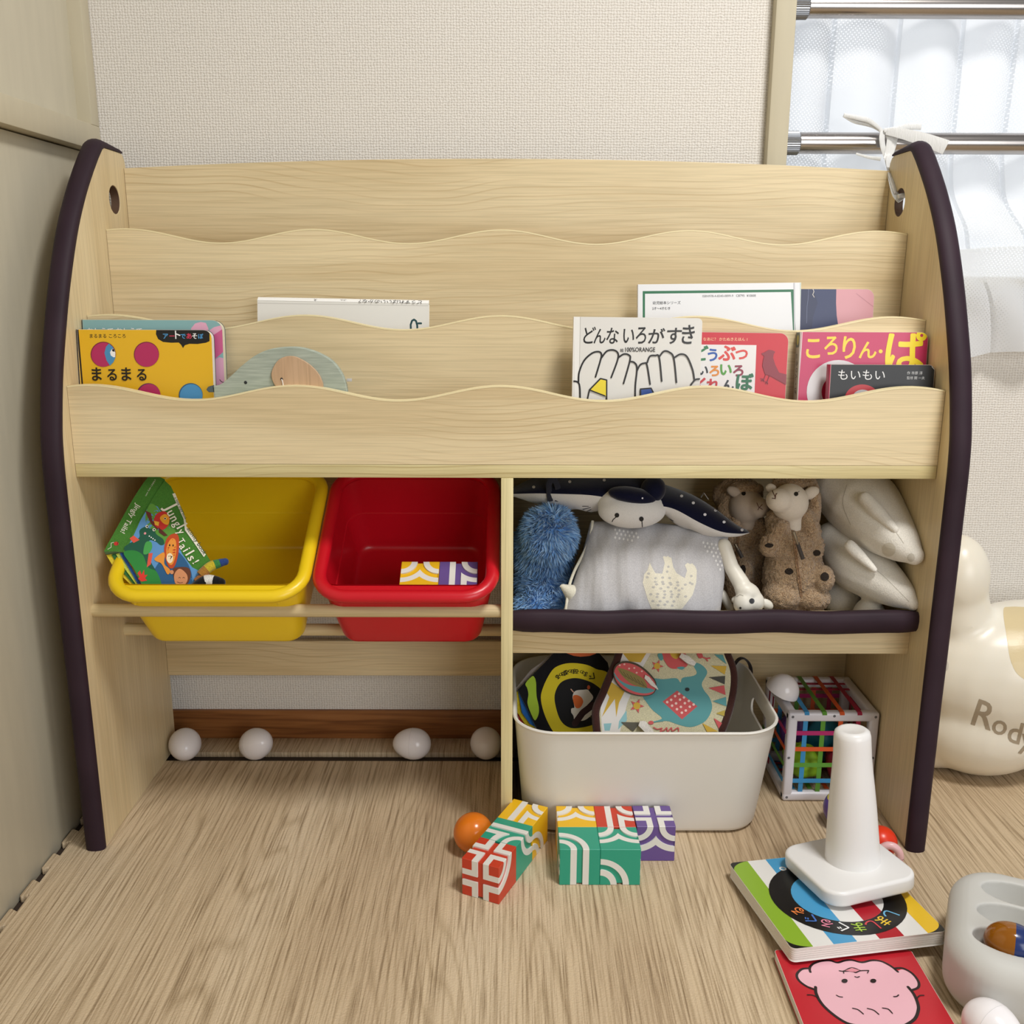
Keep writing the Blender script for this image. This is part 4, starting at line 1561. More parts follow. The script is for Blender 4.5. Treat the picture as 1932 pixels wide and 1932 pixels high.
for (px_, t_, sm_), (bt, Y, ch) in zip(*ST):
    c = at_y(px_, sm_, Y - ch)
    zt = at_y(px_, t_, Y - ch * 0.4).z
    zb = at_y(px_, bt, Y - ch * 0.75).z
    row = []
    for k in range(K):
        th = 2 * PI * k / K
        y = -math.cos(th) * ch
        z = math.sin(th)
        wr = 1 + 0.08 * math.sin(px_ * 0.11 + k)
        x = c.x + (at_y(px_, sm_, Y + y).x - c.x) * 0.0
        row.append(Vector((c.x, Y + y, c.z + (z * (zt - c.z) if z > 0 else -z * (zb - c.z) * wr))))
    rows.append(row)
n = len(rows)
vs = [p for r_ in rows for p in r_]
for nm, lo, hi, m in (('back', 0, K // 2, NAVY), ('belly', K // 2, K, BELLY)):
    fs = [[j * K + k, j * K + (k + 1) % K, (j + 1) * K + (k + 1) % K, (j + 1) * K + k] for j in range(n - 1) for k in range(lo, hi)]
    b = MB().add(vs, fs, m)
    used = sorted({i for f in b.f for i in f})
    mp = {v: i for i, v in enumerate(used)}
    b.v = [b.v[i] for i in used]
    b.f = [[mp[i] for i in f] for f in b.f]
    if nm == 'back':
        A = Art(b, bvh=MB().add(vs, fs, m).bvh(), maxe=3.0, step=0.0003, rough=0.9)
        A.hold = True
        for x, y in ((1007, 919), (1075, 909), (1140, 906), (1308, 949), (1330, 971), (1350, 963), (1366, 985), (1384, 983), (1400, 1000), (1286, 936)):
            A.circle(x, y, 3.0, 2.7, 'e8e8ee', n=10)
    else:
        A = Art(b, bvh=MB().add(vs, fs, m).bvh(), maxe=3.0, step=0.0003, rough=0.9)
        for p in (((1099, 955), (1113, 955)), ((1100, 961), (1114, 957)), ((1104, 966), (1115, 961)), ((1254, 979), (1266, 986)), ((1256, 974), (1270, 983))):
            A.stroke(p, 1.2, '3a3a40')
    b.build(nm, ray_)
c = at_y(1194, 966, -0.196)
hv, hf = blob([('e', c + Vector((0, 0.012, 0)), (0.050, 0.030, 0.0265), None), ('e', c + Vector((-0.020, 0.020, 0.010)), (0.030, 0.025, 0.020), None), ('e', c + Vector((0.020, 0.018, 0.004)), (0.032, 0.025, 0.020), None)], 0.003, 5)
b = MB().add(hv, hf, BELLY)
A = Art(b, bvh=MB().add(hv, hf, BELLY).bvh(), maxe=2.5, step=0.0003, rough=0.6)
A.circle(1164, 972, 4.4, 4.4, '141416', n=14)
A.circle(1210, 979, 4.4, 4.6, '141416', n=14)
A.stroke([(1163, 975), (1157, 980), (1155, 984)], 1.6, '141416')
A.stroke([(1211, 982), (1212, 996)], 1.6, '141416')
A.stroke([(1170, 998), (1195, 1001), (1222, 998)], 0.7, 'c2c1c0')
b.recalc = False
b.build('face', ray_)
for (x, y, Y, r, rot, nm) in ((1193, 935, -0.190, (0.036, 0.022, 0.012), 0.16, 'head_fin'), (1232, 924, -0.176, (0.018, 0.025, 0.020), 0.5, 'head_fin')):
    c = at_y(x, y, Y)
    R3 = Matrix.Rotation(rot, 3, 'Y')
    hv, hf = blob([('e', c, r, Matrix.Rotation(rot, 4, 'Y'))], 0.003, 3)
    b = MB().add(hv, hf, NAVY)
    A = Art(b, bvh=MB().add(hv, hf, NAVY).bvh(), maxe=2.5, step=0.0003, rough=0.9)
    if x < 1200:
        A.circle(1212, 940, 1.6, 1.6, 'e8e8ee', n=8)
    else:
        for px_, py_ in ((1228, 936), (1226, 944)):
            A.circle(px_, py_, 1.6, 1.6, 'e8e8ee', n=8)
    b.recalc = False
    b.build(nm, ray_)
P = [at_y(x, y, -0.118) for x, y in ((1322, 938), (1328, 930), (1336, 942))]
MB().tube(P, 0.003, BELLY, 8, flat=0.3).build('care_tag', ray_)

# grey muslin cushion with the bear
t = NT('grey_muslin', 0.95, 0.1)
wv = t.n('ShaderNodeTexWave', wave_type='BANDS', bands_direction='X', Scale=26.0, Distortion=4.0, Detail=2.0)
t.l(t.coord((1, 1, 0.12)), wv.inputs['Vector'])
nz = t.n('ShaderNodeTexNoise', Scale=650.0, Detail=2.0)
t.l(t.coord(), nz.inputs['Vector'])
ad = t.n('ShaderNodeMath', operation='MULTIPLY_ADD')
ad.inputs[1].default_value = 0.25
t.l(nz.outputs[0], ad.inputs[0])
t.l(wv.outputs['Fac'], ad.inputs[2])
t.base(t.ramp(nz.outputs[0], [(0.3, (176, 175, 178)), (0.7, (196, 195, 197))]))
t.bump(ad.outputs[0], 0.22, 0.0016)
MUS = t.m
cush = thing('cushion', 'grey muslin cushion with a cream spotted bear, middle of the shelf', 'cushion', (0.79, -0.19, ZS), 'soft toys')
Q = [at_y(1114, 985, -0.148), at_y(1374, 1008, -0.165), at_y(1356, 1163, -0.222), at_y(1068, 1128, -0.208)]
Q[3] = Q[3] + (Q[3] - Q[0]) * 0.33
Q[2] = Q[2] + (Q[2] - Q[1]) * 0.22
nrm = (Q[1] - Q[0]).cross(Q[0] - Q[3]).normalized()
if nrm.y > 0:
    nrm = -nrm
def pil(sgn):
    def f(a, c):
        top = Q[0].lerp(Q[1], a)
        bot = Q[3].lerp(Q[2], a)
        U, V = 2 * a - 1, 2 * c - 1
        p = top.lerp(bot, c)
        cen = (Q[0] + Q[1] + Q[2] + Q[3]) / 4
        pin = (0.02 if V > 0 else -0.10) * (1 - U * U) * abs(V) ** 4 + (-0.02 if U > 0 else 0.03) * (1 - V * V) * abs(U) ** 4
        p = p + (cen - p) * pin
        h = ((1 - abs(U) ** 2.6) * (1 - abs(V) ** 2.6)) ** 0.55
        wr = 0.0022 * math.sin(a * 34 + 3 * math.sin(c * 4)) * (1 - abs(U) ** 4) + 0.004 * math.exp(-((a - 0.42) / 0.05) ** 2 - ((c - 0.92) / 0.12) ** 2) * -3
        return p + nrm * sgn * (0.036 * h + (wr if sgn > 0 else 0) * min(1, 4 * h))
    return f
front = MB().grid(56, 40, pil(1), MUS)
A = Art(front, bvh=MB().grid(56, 40, pil(1), MUS).bvh(), maxe=4.0, step=0.0004, rough=0.95)
S = scaled(4.293, 950, 890)
CRM = fabric((226, 221, 203), 'cream_gauze_print', 900, 0.4, 0.95, 0.06)
A.poly(S((1185, 735), (1200, 770), (1230, 822), (1285, 826), (1305, 740), (1290, 690), (1300, 682), (1318, 690), (1330, 682), (1345, 694), (1360, 698), (1374, 772), (1402, 822), (1468, 862), (1486, 800), (1468, 755), (1490, 738), (1510, 748), (1528, 742), (1552, 768), (1566, 800), (1560, 900), (1530, 1000), (1445, 1112), (1200, 1112), (1170, 1040), (1128, 900), (1140, 830), (1166, 800)), CRM)
rnd = random.Random(2)
A.hold = True
A.k += 1
for r_, (y, xa, xb) in enumerate(((820, 1170, 1190), (860, 1170, 1400), (895, 1230, 1450), (915, 1240, 1540), (940, 1215, 1500), (965, 1300, 1450), (990, 1190, 1470), (1015, 1240, 1480), (1050, 1205, 1400), (1080, 1250, 1390))):
    x = xa
    while x <= xb:
        A.poly(S(*circ(x + rnd.uniform(-6, 6), y + rnd.uniform(-6, 6), 13, 10, 9)), 'b9b7b2')
        x += 58
for x, y in ((1335, 770), (1325, 810), (1520, 845), (1510, 900)):
    A.poly(S(*circ(x, y, 11, 10, 9)), 'b9b7b2')
for x0, y0, cols, rws in ((1618, 575, 6, 8), (905, 470, 6, 3)):
    for i in range(cols):
        for j in range(rws):
            if x0 > 1500 and (j > i * 1.4 + 1 or i + j * 0.2 > 5.4):
                continue
            x, y = x0 + i * 34 + (j % 2) * 14, y0 + j * 32 + i * 6
            if x0 < 1500 and (j > 2 or y > 560):
                continue
            A.poly(S(*circ(x, y, 8, 11, 8)), 'e4e3e2')
front.grid(56, 40, pil(-1), MUS)
front.recalc = False
front.build('cover', cush)
P = [Q[0].lerp(Q[3], k / 8) + nrm * 0.006 + Vector((0.003 + 0.004 * math.sin(k), 0, 0)) for k in range(9)]
MB().tube(catmull([tuple(p) for p in P], 3), 0.0022, CRM, 8).build('piping', cush)
c = at_y(1060, 1106, -0.212)
vs_, fs_ = blob([('l', [c, at_y(1078, 1116, -.208), at_y(1100, 1145, -.205), at_y(1120, 1170, -.205)], [0.004, 0.0125, 0.017, 0.018])], 0.003, 4)
MB().add(vs_, fs_, CRM).build('corner', cush)

# two sheep in zipped fleece suits
FT = NT('brown_fleece', 0.95, 0.1)
fv_ = FT.n('ShaderNodeTexVoronoi', Scale=330.0)
fn_ = FT.n('ShaderNodeTexNoise', Scale=160.0, Detail=3.0)
FT.l(FT.coord(), fn_.inputs['Vector'])
fm_ = FT.mix(0.02, FT.coord(), fn_.outputs['Color'], 'ADD')
FT.l(fm_, fv_.inputs['Vector'])
FT.base(FT.ramp(fv_.outputs[0], [(0.0, (206, 178, 144)), (0.45, (188, 158, 124)), (0.9, (148, 118, 88))]))
fb_ = FT.bump(fv_.outputs[0], 0.9, 0.003)
fb_.invert = True
FT.b.inputs['Sheen Weight'].default_value = 0.3
FLEECE = FT.m
SKIN = plush('cream_velour', (214, 204, 190), 900, 0.15, 0.04)
MET = NT('zip_metal', 0.35)
MET.b.inputs['Metallic'].default_value = 0.9
MET.b.inputs['Base Color'].default_value = rgb((150, 140, 124))
def fleece(vs, amp=0.0024):
    o = []
    cen = sum(vs, Vector()) / len(vs)
    for p in vs:
        v1 = noise.noise(p * 170) * 0.6 + abs(noise.noise(p * 300)) * 0.9 - 0.2
        o.append(p + (p - cen).normalized() * amp * v1 * 1.6)
    return o
def sheep(label, head, face, suit_parts, hood, pull_px, zip_px, Yz, holes, ears, eye, mouth, skin):
    root = thing('sheep_plush', label, 'soft toy', (suit_parts[0][1][0], suit_parts[0][1][1], ZS), 'soft toys')
    vs, fs = blob(suit_parts + hood, 0.0026, 4)
    vs = fleece(vs)
    b = MB().add(vs, fs, FLEECE)
    bv = MB().add(vs, fs, FLEECE).bvh()
    A = Art(b, bvh=bv, maxe=3.0, lift=0.0006, rough=0.95)
    for (x, y, rx, ry) in holes:
        A.circle(x, y, rx, ry, '241a12', n=14)
    A.k += 2
    b.recalc = False
    b.build('suit', root)
    z = MB()
    Az = Art(z, bvh=bv, maxe=3.0, lift=0.0012, rough=0.8)
    Az.stroke(zip_px, 5.5, '8d6d4e', smooth=4)
    Az.stroke(zip_px, 1.6, '5f4632', smooth=4)
    P = [at_y(x, y, Yz) for x, y in pull_px]
    z.tube([P[0], P[0].lerp(P[1], 0.25)], 0.0024, MET.m, 10)
    z.tube([P[0].lerp(P[1], 0.25), P[0].lerp(P[1], 0.45)], 0.0018, MET.m, 8)
    z.tube([P[0].lerp(P[1], 0.42), P[1]], 0.0030, paint('2c2420', 0.4), 10, flat=0.4, up=(0, -1, 0))
    z.recalc = False
    z.build('zipper', root)
    hv, hf = blob(face, 0.0026, 5)
    b = MB().add(hv, hf, skin)
    A = Art(b, bvh=MB().add(hv, hf, skin).bvh(), maxe=2.5, step=0.0003, rough=0.5)
    for (x, y) in eye:
        A.circle(x, y, 4.2, 4.2, '15110f', n=12)
        A.stroke([(x + 3, y - 3), (x + 6, y - 5)], 0.9, '15110f')
    for st in mouth:
        A.stroke(st, 1.4, '5a3a34')
    b.recalc = False
    hd = b.build('head', root)
    for e_ in ears:
        ev, ef = blob([e_], 0.0022, 2)
        MB().add(ev, ef, skin).build('ear', hd)
    return root
def E3(px_, py_, Y, r, rx=0.0, ry=0.0, rz=0.0):
    from mathutils import Euler
    return ('e', at_y(px_, py_, Y), r, Euler((rx, ry, rz)).to_matrix().to_4x4())
H = at_y(1492, 948, -0.170)
sheep('brown fleece-suited sheep soft toy facing left, beside the white plush pair', None,
      [E3(1490, 948, -.170, (.027, .028, .028)), E3(1470, 944, -.186, (.019, .020, .017)), ('l', [at_y(1495, 965, -.168), at_y(1498, 1000, -.174)], [.018, .011])],
      [E3(1497, 1085, -.165, (.046, .036, .056)), E3(1494, 1028, -.168, (.044, .030, .030)), E3(1452, 1030, -.180, (.015, .016, .017), 0, .3), E3(1537, 1034, -.176, (.013, .016, .022)),
       E3(1490, 1085, -.182, (.018, .014, .018)), E3(1553, 1092, -.190, (.016, .018, .021)), E3(1475, 1122, -.178, (.030, .030, .024)), E3(1528, 1126, -.178, (.030, .030, .022)), E3(1500, 1160, -.165, (.044, .034, .040)),
       E3(1468, 1000, -.172, (.014, .020, .024), 0, .5), E3(1527, 992, -.172, (.014, .022, .030), 0, -.4)],
      [E3(1498, 928, -.135, (.038, .016, .036)), E3(1532, 962, -.152, (.012, .022, .040)), E3(1462, 985, -.155, (.014, .018, .020)), E3(1500, 912, -.140, (.030, .018, .010))],
      [(1497, 1003), (1515, 1055)], [(1496, 1000), (1500, 1030), (1506, 1080), (1512, 1125)], -0.214,
      [(1451, 1029, 8, 4), (1489, 1078, 8, 6), (1556, 1088, 8, 8), (1541, 1043, 7, 6)],
      [E3(1530, 930, -.165, (.013, .006, .0095), 0, -.5), E3(1455, 921, -.160, (.009, .005, .007), 0, .4)],
      [(1502, 932)], [[(1457, 926), (1462, 936), (1466, 931)], [(1462, 936), (1463, 941), (1457, 940)], [(1463, 941), (1464, 932)]], SKIN)
sheep('brown fleece-suited sheep soft toy with grey face, half hidden behind the cushion', None,
      [E3(1408, 955, -.110, (.028, .028, .027)), E3(1430, 958, -.128, (.018, .018, .016)), ('l', [at_y(1408, 965, -.11), at_y(1412, 998, -.115)], [.018, .012])],
      [E3(1402, 1085, -.105, (.038, .034, .058)), E3(1402, 1130, -.105, (.038, .034, .034)), E3(1408, 1022, -.108, (.036, .030, .032)), E3(1430, 1050, -.12, (.012, .016, .020)), E3(1405, 1078, -.132, (.015, .014, .020)), E3(1440, 1000, -.118, (.012, .018, .026), 0, -.5), E3(1378, 1000, -.112, (.014, .018, .026), 0, .4)],
      [E3(1392, 935, -.085, (.040, .018, .030)), E3(1370, 965, -.095, (.016, .018, .036)), E3(1405, 922, -.10, (.030, .02, .012))],
      [(1387, 1026), (1400, 1052)], [(1393, 1000), (1392, 1040), (1394, 1080)], -0.150,
      [(1402, 1075, 5, 9)],
      [E3(1385, 928, -.115, (.013, .006, .008), 0, .5), E3(1450, 960, -.130, (.006, .006, .011))],
      [(1403, 931)], [[(1428, 949), (1432, 958), (1438, 952)], [(1432, 958), (1430, 962)], [(1432, 957), (1438, 961)]], plush('beige_velour', (190, 174, 158), 900, 0.15, 0.05))

# white rubber giraffe hanging its head
RUB = NT('white_rubber', 0.4, 0.5)
RUB.b.inputs['Base Color'].default_value = rgb((228, 224, 212))
gir = thing('giraffe_toy', 'white rubber giraffe with drooping head between cushion and sheep', 'rubber toy', (0.93, -0.2, ZS), 'soft toys')
vs, fs = blob([('l', [at_y(1366, 1030, -.185), at_y(1380, 1070, -.195), at_y(1398, 1100, -.208)], [.011, .011, .0125]),
               E3(1410, 1116, -.214, (.020, .016, .014), 0, .45), E3(1403, 1138, -.222, (.015, .014, .017)), E3(1424, 1136, -.218, (.014, .014, .016))], 0.0022, 4)
b = MB().add(vs, fs, RUB.m)
A = Art(b, bvh=MB().add(vs, fs, RUB.m).bvh(), maxe=2.5, step=0.0003)
A.circle(1418.5, 1134, 5.2, 5.2, '3c3d40', n=16)
A.stroke([(1390, 1126), (1396, 1122), (1402, 1124)], 1.0, '9a958a')
A.circle(1397, 1147, 2.2, 2.2, '2a2726', n=10)
b.recalc = False
hd = b.build('body', gir)
for px_, py_, r, ry in ((1446, 1140, (.0115, .006, .0075), .55), (1391, 1131, (.009, .006, .006), -.2)):
    ev, ef = blob([E3(px_, py_, -.212, r, 0, ry)], 0.0016, 2)
    MB().add(ev, ef, RUB.m).build('ear', gir)
vs, fs = blob([('l', [at_y(1362, 1120, -.19), at_y(1378, 1148, -.195)], [.007, .006])], 0.002, 3)
MB().add(vs, fs, RUB.m).build('leg', gir)

# two white velour seals
SEAL = plush('white_velour', (236, 232, 223), 600, 0.35, 0.07)
def seal(label, path, fin, extra, marks):
    root = thing('seal_plush', label, 'soft toy', (path[0][0][0], path[0][0][1], ZS), 'soft toys')
    pts = catmull([tuple(p) + () for p, r in path], 5)
    rr = [q[0] for q in catmull([(r, 0.0) for p, r in path], 5)]
    vs, fs = blob([('l', [Vector(p) for p in pts], rr)] + extra, 0.0035, 5)
    b = MB().add(vs, fs, SEAL)
    A = Art(b, bvh=MB().add(vs, fs, SEAL).bvh(), maxe=3.0, step=0.0004, rough=0.95)
    for mk in marks:
        if mk[0] == 'c':
            A.poly(circ(mk[1], mk[2], mk[3], mk[4], 22), mk[5])
        else:
            A.stroke(mk[1], 0.8, 'b5b0a4', smooth=4)
    b.recalc = False
    b.build('body', root)
    fv, ff = blob(fin, 0.0028, 4)
    MB().add(fv, ff, SEAL).build('fin', root)
a_ = lambda x, y, Y: at_y(x, y, Y)
seal('white plush seal with round grey eye patch, the upper one of the pair',
     [(a_(1585, 905, -.095) + Vector((0, 0, -.012)), .046), (a_(1625, 950, -.125), .055), (a_(1665, 992, -.18), .044), (a_(1705, 1030, -.232), .026), (a_(1725, 1048, -.252), .014)],
     [('l', [a_(1632, 940, -.185), a_(1655, 965, -.205), a_(1690, 1000, -.235)], [.010, .011, .006])],
     [], [('c', 1677, 1037, 13, 13, 'cfc9bb'), ('c', 1719, 1052, 7, 8, 'c6c0b4'), ('s', [(1655, 965), (1680, 990), (1705, 1025)]), ('s', [(1598, 915), (1590, 950), (1605, 990)])])
seal('white plush seal lying under the other seal at the right end of the shelf',
     [(a_(1572, 1020, -.12), .030), (a_(1610, 1058, -.15), .042), (a_(1655, 1090, -.19), .036), (a_(1700, 1122, -.232), .022), (a_(1722, 1140, -.248), .010)],
     [('l', [a_(1604, 1030, -.195), a_(1618, 1045, -.20), a_(1650, 1075, -.222)], [.009, .009, .005])],
     [('e', a_(1640, 1165, -.185), (.024, .03, .03), None), ('e', a_(1590, 1120, -.12), (.034, .03, .035), None)], [('s', [(1625, 1055), (1665, 1085), (1715, 1135)])])
# ------------------------------------------------------------------ white storage box and what is in it
BOXW = plastic('matte_white_plastic', (228, 225, 218), 0.55)
box = thing('storage_box', 'large matte white plastic storage box with rounded corners and hand slots', 'storage box', (0.7825, -0.157, 0.0))
def boxloop(z, ins):
    k = z / 0.18
    x0, x1 = 0.606 - 0.014 * k + ins, 0.959 + 0.016 * k - ins
    y0, y1 = -0.262 - 0.036 * k + ins, -0.052 + 0.036 * k - ins
    return [Vector((x, y, z)) for x, y in rrect(x0, y0, x1, y1, 0.052 + 0.010 * k - ins, 10)]
rows = []
for a in (0, 25, 50, 75, 90):
    q = math.radians(a)
    rows.append([p for p in boxloop(0.010 - 0.0095 * math.cos(q), 0.010 * (1 - math.sin(q)))])
for z in (0.03, 0.06, 0.09, 0.12, 0.15, 0.176):
    rows.append(boxloop(z, 0))
rows.append([p + Vector((0, 0, 0.0)) for p in boxloop(0.178, -0.0022)])
rows.append(boxloop(0.1805, -0.0026))
rows.append(boxloop(0.1820, -0.0012))
rows.append(boxloop(0.1820, 0.0015))
rows.append(boxloop(0.1800, 0.0030))
for z in (0.15, 0.12, 0.09, 0.06, 0.03, 0.006):
    rows.append(boxloop(z, 0.0032))
n = len(rows[0])
vs = [p for r_ in rows for p in r_]
fs = [[j * n + i, j * n + (i + 1) % n, (j + 1) * n + (i + 1) % n, (j + 1) * n + i] for j in range(len(rows) - 1) for i in range(n)]
fs.append([i for i in range(n)][::-1])
fs.append([(len(rows) - 1) * n + i for i in range(n)])
tmp = MB().add(vs, fs, BOXW).build('tmp')
slot = MB().mesh(prism([[(q[0] * 1.0, q[1]) for q in rrect(-0.046, -0.0125, 0.046, 0.0125, 0.0124, 8)]], 0.6, 0), lambda q: Vector((0.48 + q.z, -0.170 + q.x, 0.147 + q.y)), BOXW).build('slot')
slot2 = slot
md = tmp.modifiers.new('b', 'BOOLEAN')
md.operation = 'DIFFERENCE'
md.solver = 'EXACT'
md.object = slot
me = evaluated(tmp)
b = MB().mesh(me, Matrix.Identity(4), BOXW)
bpy.data.objects.remove(tmp)
bpy.data.objects.remove(slot)
b.build('body', box)

# black cloth picture book standing in the box
S = scaled(6.9, 960, 1220)
class Soft:
    """soft sheet on a leaning plane with gentle ripples; outlines traced on it"""
    def __init__(s, o, lean, yaw=0.0, amp=0.003, fq=40):
        a = math.radians(lean)
        y = math.radians(yaw)
        s.n = Matrix.Rotation(y, 3, 'Z') @ Vector((0, -math.cos(a), math.sin(a)))
        s.o = Vector(o)
        s.u = Matrix.Rotation(y, 3, 'Z') @ Vector((1, 0, 0))
        s.v = s.n.cross(s.u)
        s.amp, s.fq = amp, fq
    def uv(s, p):
        d = at_plane(p[0], p[1], s.o, s.n) - s.o
        return (d.dot(s.u), d.dot(s.v))
    def f(s, q, dz=0.0):
        r = s.amp * (math.sin(q[0] * s.fq + q[1] * s.fq * 0.4) + 0.5 * math.sin(q[1] * s.fq * 1.3 - q[0] * 11))
        return s.o + s.u * q[0] + s.v * q[1] + s.n * (dz + r)
    def slab(s, pts, z0, z1, m, sub=0.009, b=None, px=True):
        P = [s.uv(p) for p in pts] if px else pts
        tri = tessellate_polygon([[Vector((p[0], p[1], 0)) for p in P]])
        b = b or MB()
        for p in subdiv([[P[i] for i in t_] for t_ in tri], sub):
            b.add([s.f(q, z1) for q in p], [[0, 1, 2]], m)
            b.add([s.f(q, z0) for q in p], [[2, 1, 0]], m)
        ring = []
        for i in range(len(P)):
            A0, B0 = P[i], P[(i + 1) % len(P)]
            k = max(1, int(math.dist(A0, B0) / sub))
            ring += [(A0[0] + (B0[0] - A0[0]) * j / k, A0[1] + (B0[1] - A0[1]) * j / k) for j in range(k)]
        k = len(ring)
        b.add([s.f(q, z1) for q in ring] + [s.f(q, z0) for q in ring], [[i, (i + 1) % k, k + (i + 1) % k, k + i] for i in range(k)], m)
        return b
    def art(s, b, z=0.0, step=0.00003, rough=0.9):
        A = Art(b, s.o, s.u, s.v, maxe=0.009, step=step, rough=rough)
        A.put = lambda q, off: s.f(q, z + 0.0002 + off)
        return A
BLK = fabric((26, 26, 30), 'black_cloth', 900, 0.3)
bb = thing('cloth_book', 'black cloth picture book with a yellow ring standing in the white box', 'cloth book', (0.66, -0.17, 0.01))
sh = Soft((0.66, -0.150, 0.16), 24, 8, 0.002, 40)
b = sh.slab(S((118, 560), (300, 380), (470, 210), (640, 30), (1130, 30), (1290, 210), (1330, 400), (1330, 1130), (400, 1130), (250, 820)), -0.006, 0.0, BLK)
A = sh.art(b)
A.poly(S((640, 20), (1135, 20), (1135, 92), (1050, 122), (930, 132), (840, 120), (720, 75)), 'e07040')
A.curve(S((420, 700), (450, 520), (560, 310), (680, 235), (830, 214), (1000, 235), (1130, 290), (1330, 420), (1330, 1140), (900, 1200), (640, 1160), (500, 960)), 'e3cf2a')
A.curve(S((596, 700), (615, 560), (690, 455), (840, 410), (990, 435), (1130, 500), (1240, 620), (1250, 860), (1130, 1000), (900, 1060), (760, 1040), (660, 930)), '17171a')
A.curve(S((300, 388), (335, 400), (355, 470), (362, 640), (392, 780), (390, 880), (345, 960), (295, 880), (245, 740), (255, 620), (240, 540), (218, 480)), 'a8c83a')
# little white animal with an orange belly
A.curve(S((840, 600), (880, 570), (960, 562), (1020, 560), (1050, 590), (1095, 670), (1000, 780), (930, 880), (860, 960), (840, 900), (820, 860), (850, 800), (840, 720), (826, 660)), 'e6e0d8')
A.curve(S((830, 650), (880, 630), (940, 660), (965, 720), (930, 790), (880, 800), (850, 760)), 'e8743a')
A.poly(S(*circ(1035, 530, 20, 28)), 'd9683e')
A.stroke(S((805, 555), (835, 590)), 2.0, 'd8a890')
A.curve(S((810, 840), (815, 805), (860, 800), (890, 830), (870, 880), (820, 870)), 'e6e0d8')
A.curve(S((930, 960), (980, 880), (1090, 820), (1090, 870), (1000, 950)), 'e6e0d8')
A.stroke(S((860, 1000), (960, 860), (1090, 760)), 12, '3a2326')
for ch, x, y, an in zip('まわるまわるまわる', (1000, 950, 885, 840, 792, 742, 708, 665, 618), (358, 337, 326, 322, 326, 335, 350, 372, 400), (16, 10, 6, 0, -6, -14, -20, -30, -38)):
    c, s_ = math.cos(math.radians(an)), math.sin(math.radians(an))
    p0, p1 = S((x + 25 * c, y - 26 + 25 * s_), (x - 25 * c, y - 26 - 25 * s_))
    A.text(ch, p0, p1, '1d1a12', 0.04)
for ch, x, y in (('ぐ', 1100, 375),):
    p0, p1 = S((x + 40, y + 5), (x - 20, y - 45))
    A.text(ch, p0, p1, '1d1a12', 0.02)
b.recalc = False
b.build('front_cover', bb)
for k, (c, dx) in enumerate((((200, 50, 60), 0), ((236, 210, 50), 38), ((50, 116, 200), 92))):
    pg = S((44 + dx, 640 - (60 if k == 2 else 30)), (110 + dx * 0.6, 580 + k * 0), (200 + dx * 1.0, 760), (330 + dx * 0.9, 1080), (180 + dx * 1.2, 1010), (90 + dx, 860))
    b = sh.slab(pg, -0.022 + k * 0.005, -0.018 + k * 0.005, fabric(c, 'cloth_page', 900, 0.3))
    b.build('page', bb)
b = sh.slab(S((60, 590), (110, 560), (470, 200), (640, 40), (620, 40), (440, 200), (300, 300)), -0.010, -0.007, fabric((150, 140, 136), 'grey_binding', 900, 0.3))
b.build('back_cover', bb)

# round elephant cloth toy with brown binding
S = scaled(5.682, 1110, 1220)
eb = thing('cloth_toy', 'round elephant-print cloth toy with brown binding standing in the white box', 'cloth toy', (0.80, -0.20, 0.01))
sh = Soft((0.80, -0.200, 0.19), 28, 0, 0.0015, 25)
rim_out = S((385, -20), (300, 170), (230, 330), (160, 500), (90, 660), (85, 780), (110, 960), (200, 1050), (1350, 1050), (1430, 900), (1510, 680), (1560, 430), (1555, 250), (1500, 100), (1440, -20), (1200, -140), (640, -140))
b = sh.slab(catmull(rim_out, 3, True), -0.010, 0.0, fabric((206, 200, 168), 'cream_print_cloth', 900, 0.3))
A = sh.art(b)
RED, TEAL, MUST, PALE = 'c85a5c', '5c9a9e', 'cda942', 'dedbd8'
A.poly(S((380, -20), (130, 620), (150, 960), (330, 960), (420, 600), (560, 260), (720, -20)), PALE)
A.poly(S((360, 60), (640, 40), (560, 170), (440, 160)), MUST)
A.poly(S((250, 380), (390, 480), (330, 600), (300, 755), (285, 560), (145, 755), (225, 540), (185, 470)), MUST)
A.poly(S((330, 800), (410, 680), (415, 790), (320, 890)), '8fbfc6')
A.poly(S((165, 825), (250, 820), (230, 900), (175, 900)), '8fbfc6')
A.curve(S((690, 345), (800, 350), (940, 340), (985, 385), (1010, 335), (1120, 315), (1160, 280), (1120, 190), (1180, 180), (1250, 230), (1270, 290), (1215, 395), (1240, 470), (1300, 550), (1325, 660), (1270, 780), (1180, 840), (1080, 862), (960, 835), (860, 800), (740, 795), (790, 765), (690, 680), (620, 590), (590, 530), (660, 420)), TEAL)
A.poly(S((950, 472), (1168, 640), (1003, 780), (795, 590)), RED)
for i in range(4):
    for j in range(4):
        x, y = 850 + i * 52 + j * 42 - 20, 585 + i * 38 - j * 32 + (j % 2) * 8
        A.poly(S(*circ(x + 15, y + 10, 14, 14, 10)), 'ecc9c0')
A.poly(S(*circ(1058, 460, 25, 20, 14)), '2f3436')
A.stroke(S((690, 810), (740, 800), (800, 795)), 2.4, TEAL)
A.poly(S(*circ(672, 815, 30, 20, 12)), RED)
for (x, y, r) in ((520, 635, 80), (735, 210, 70)):
    st = []
    for k in range(10):
        rr_ = r if k % 2 == 0 else r * 0.42
        st.append((x + rr_ * math.cos(k * PI / 5 - 1.2), y + rr_ * math.sin(k * PI / 5 - 1.2)))
    A.poly(S(*st), RED)
    A.poly(S(*circ(x, y, r * 0.48, None, 12)), MUST)
A.curve(S((760, 40), (1000, 30), (1060, 200), (940, 240), (860, 220), (800, 130)), RED)
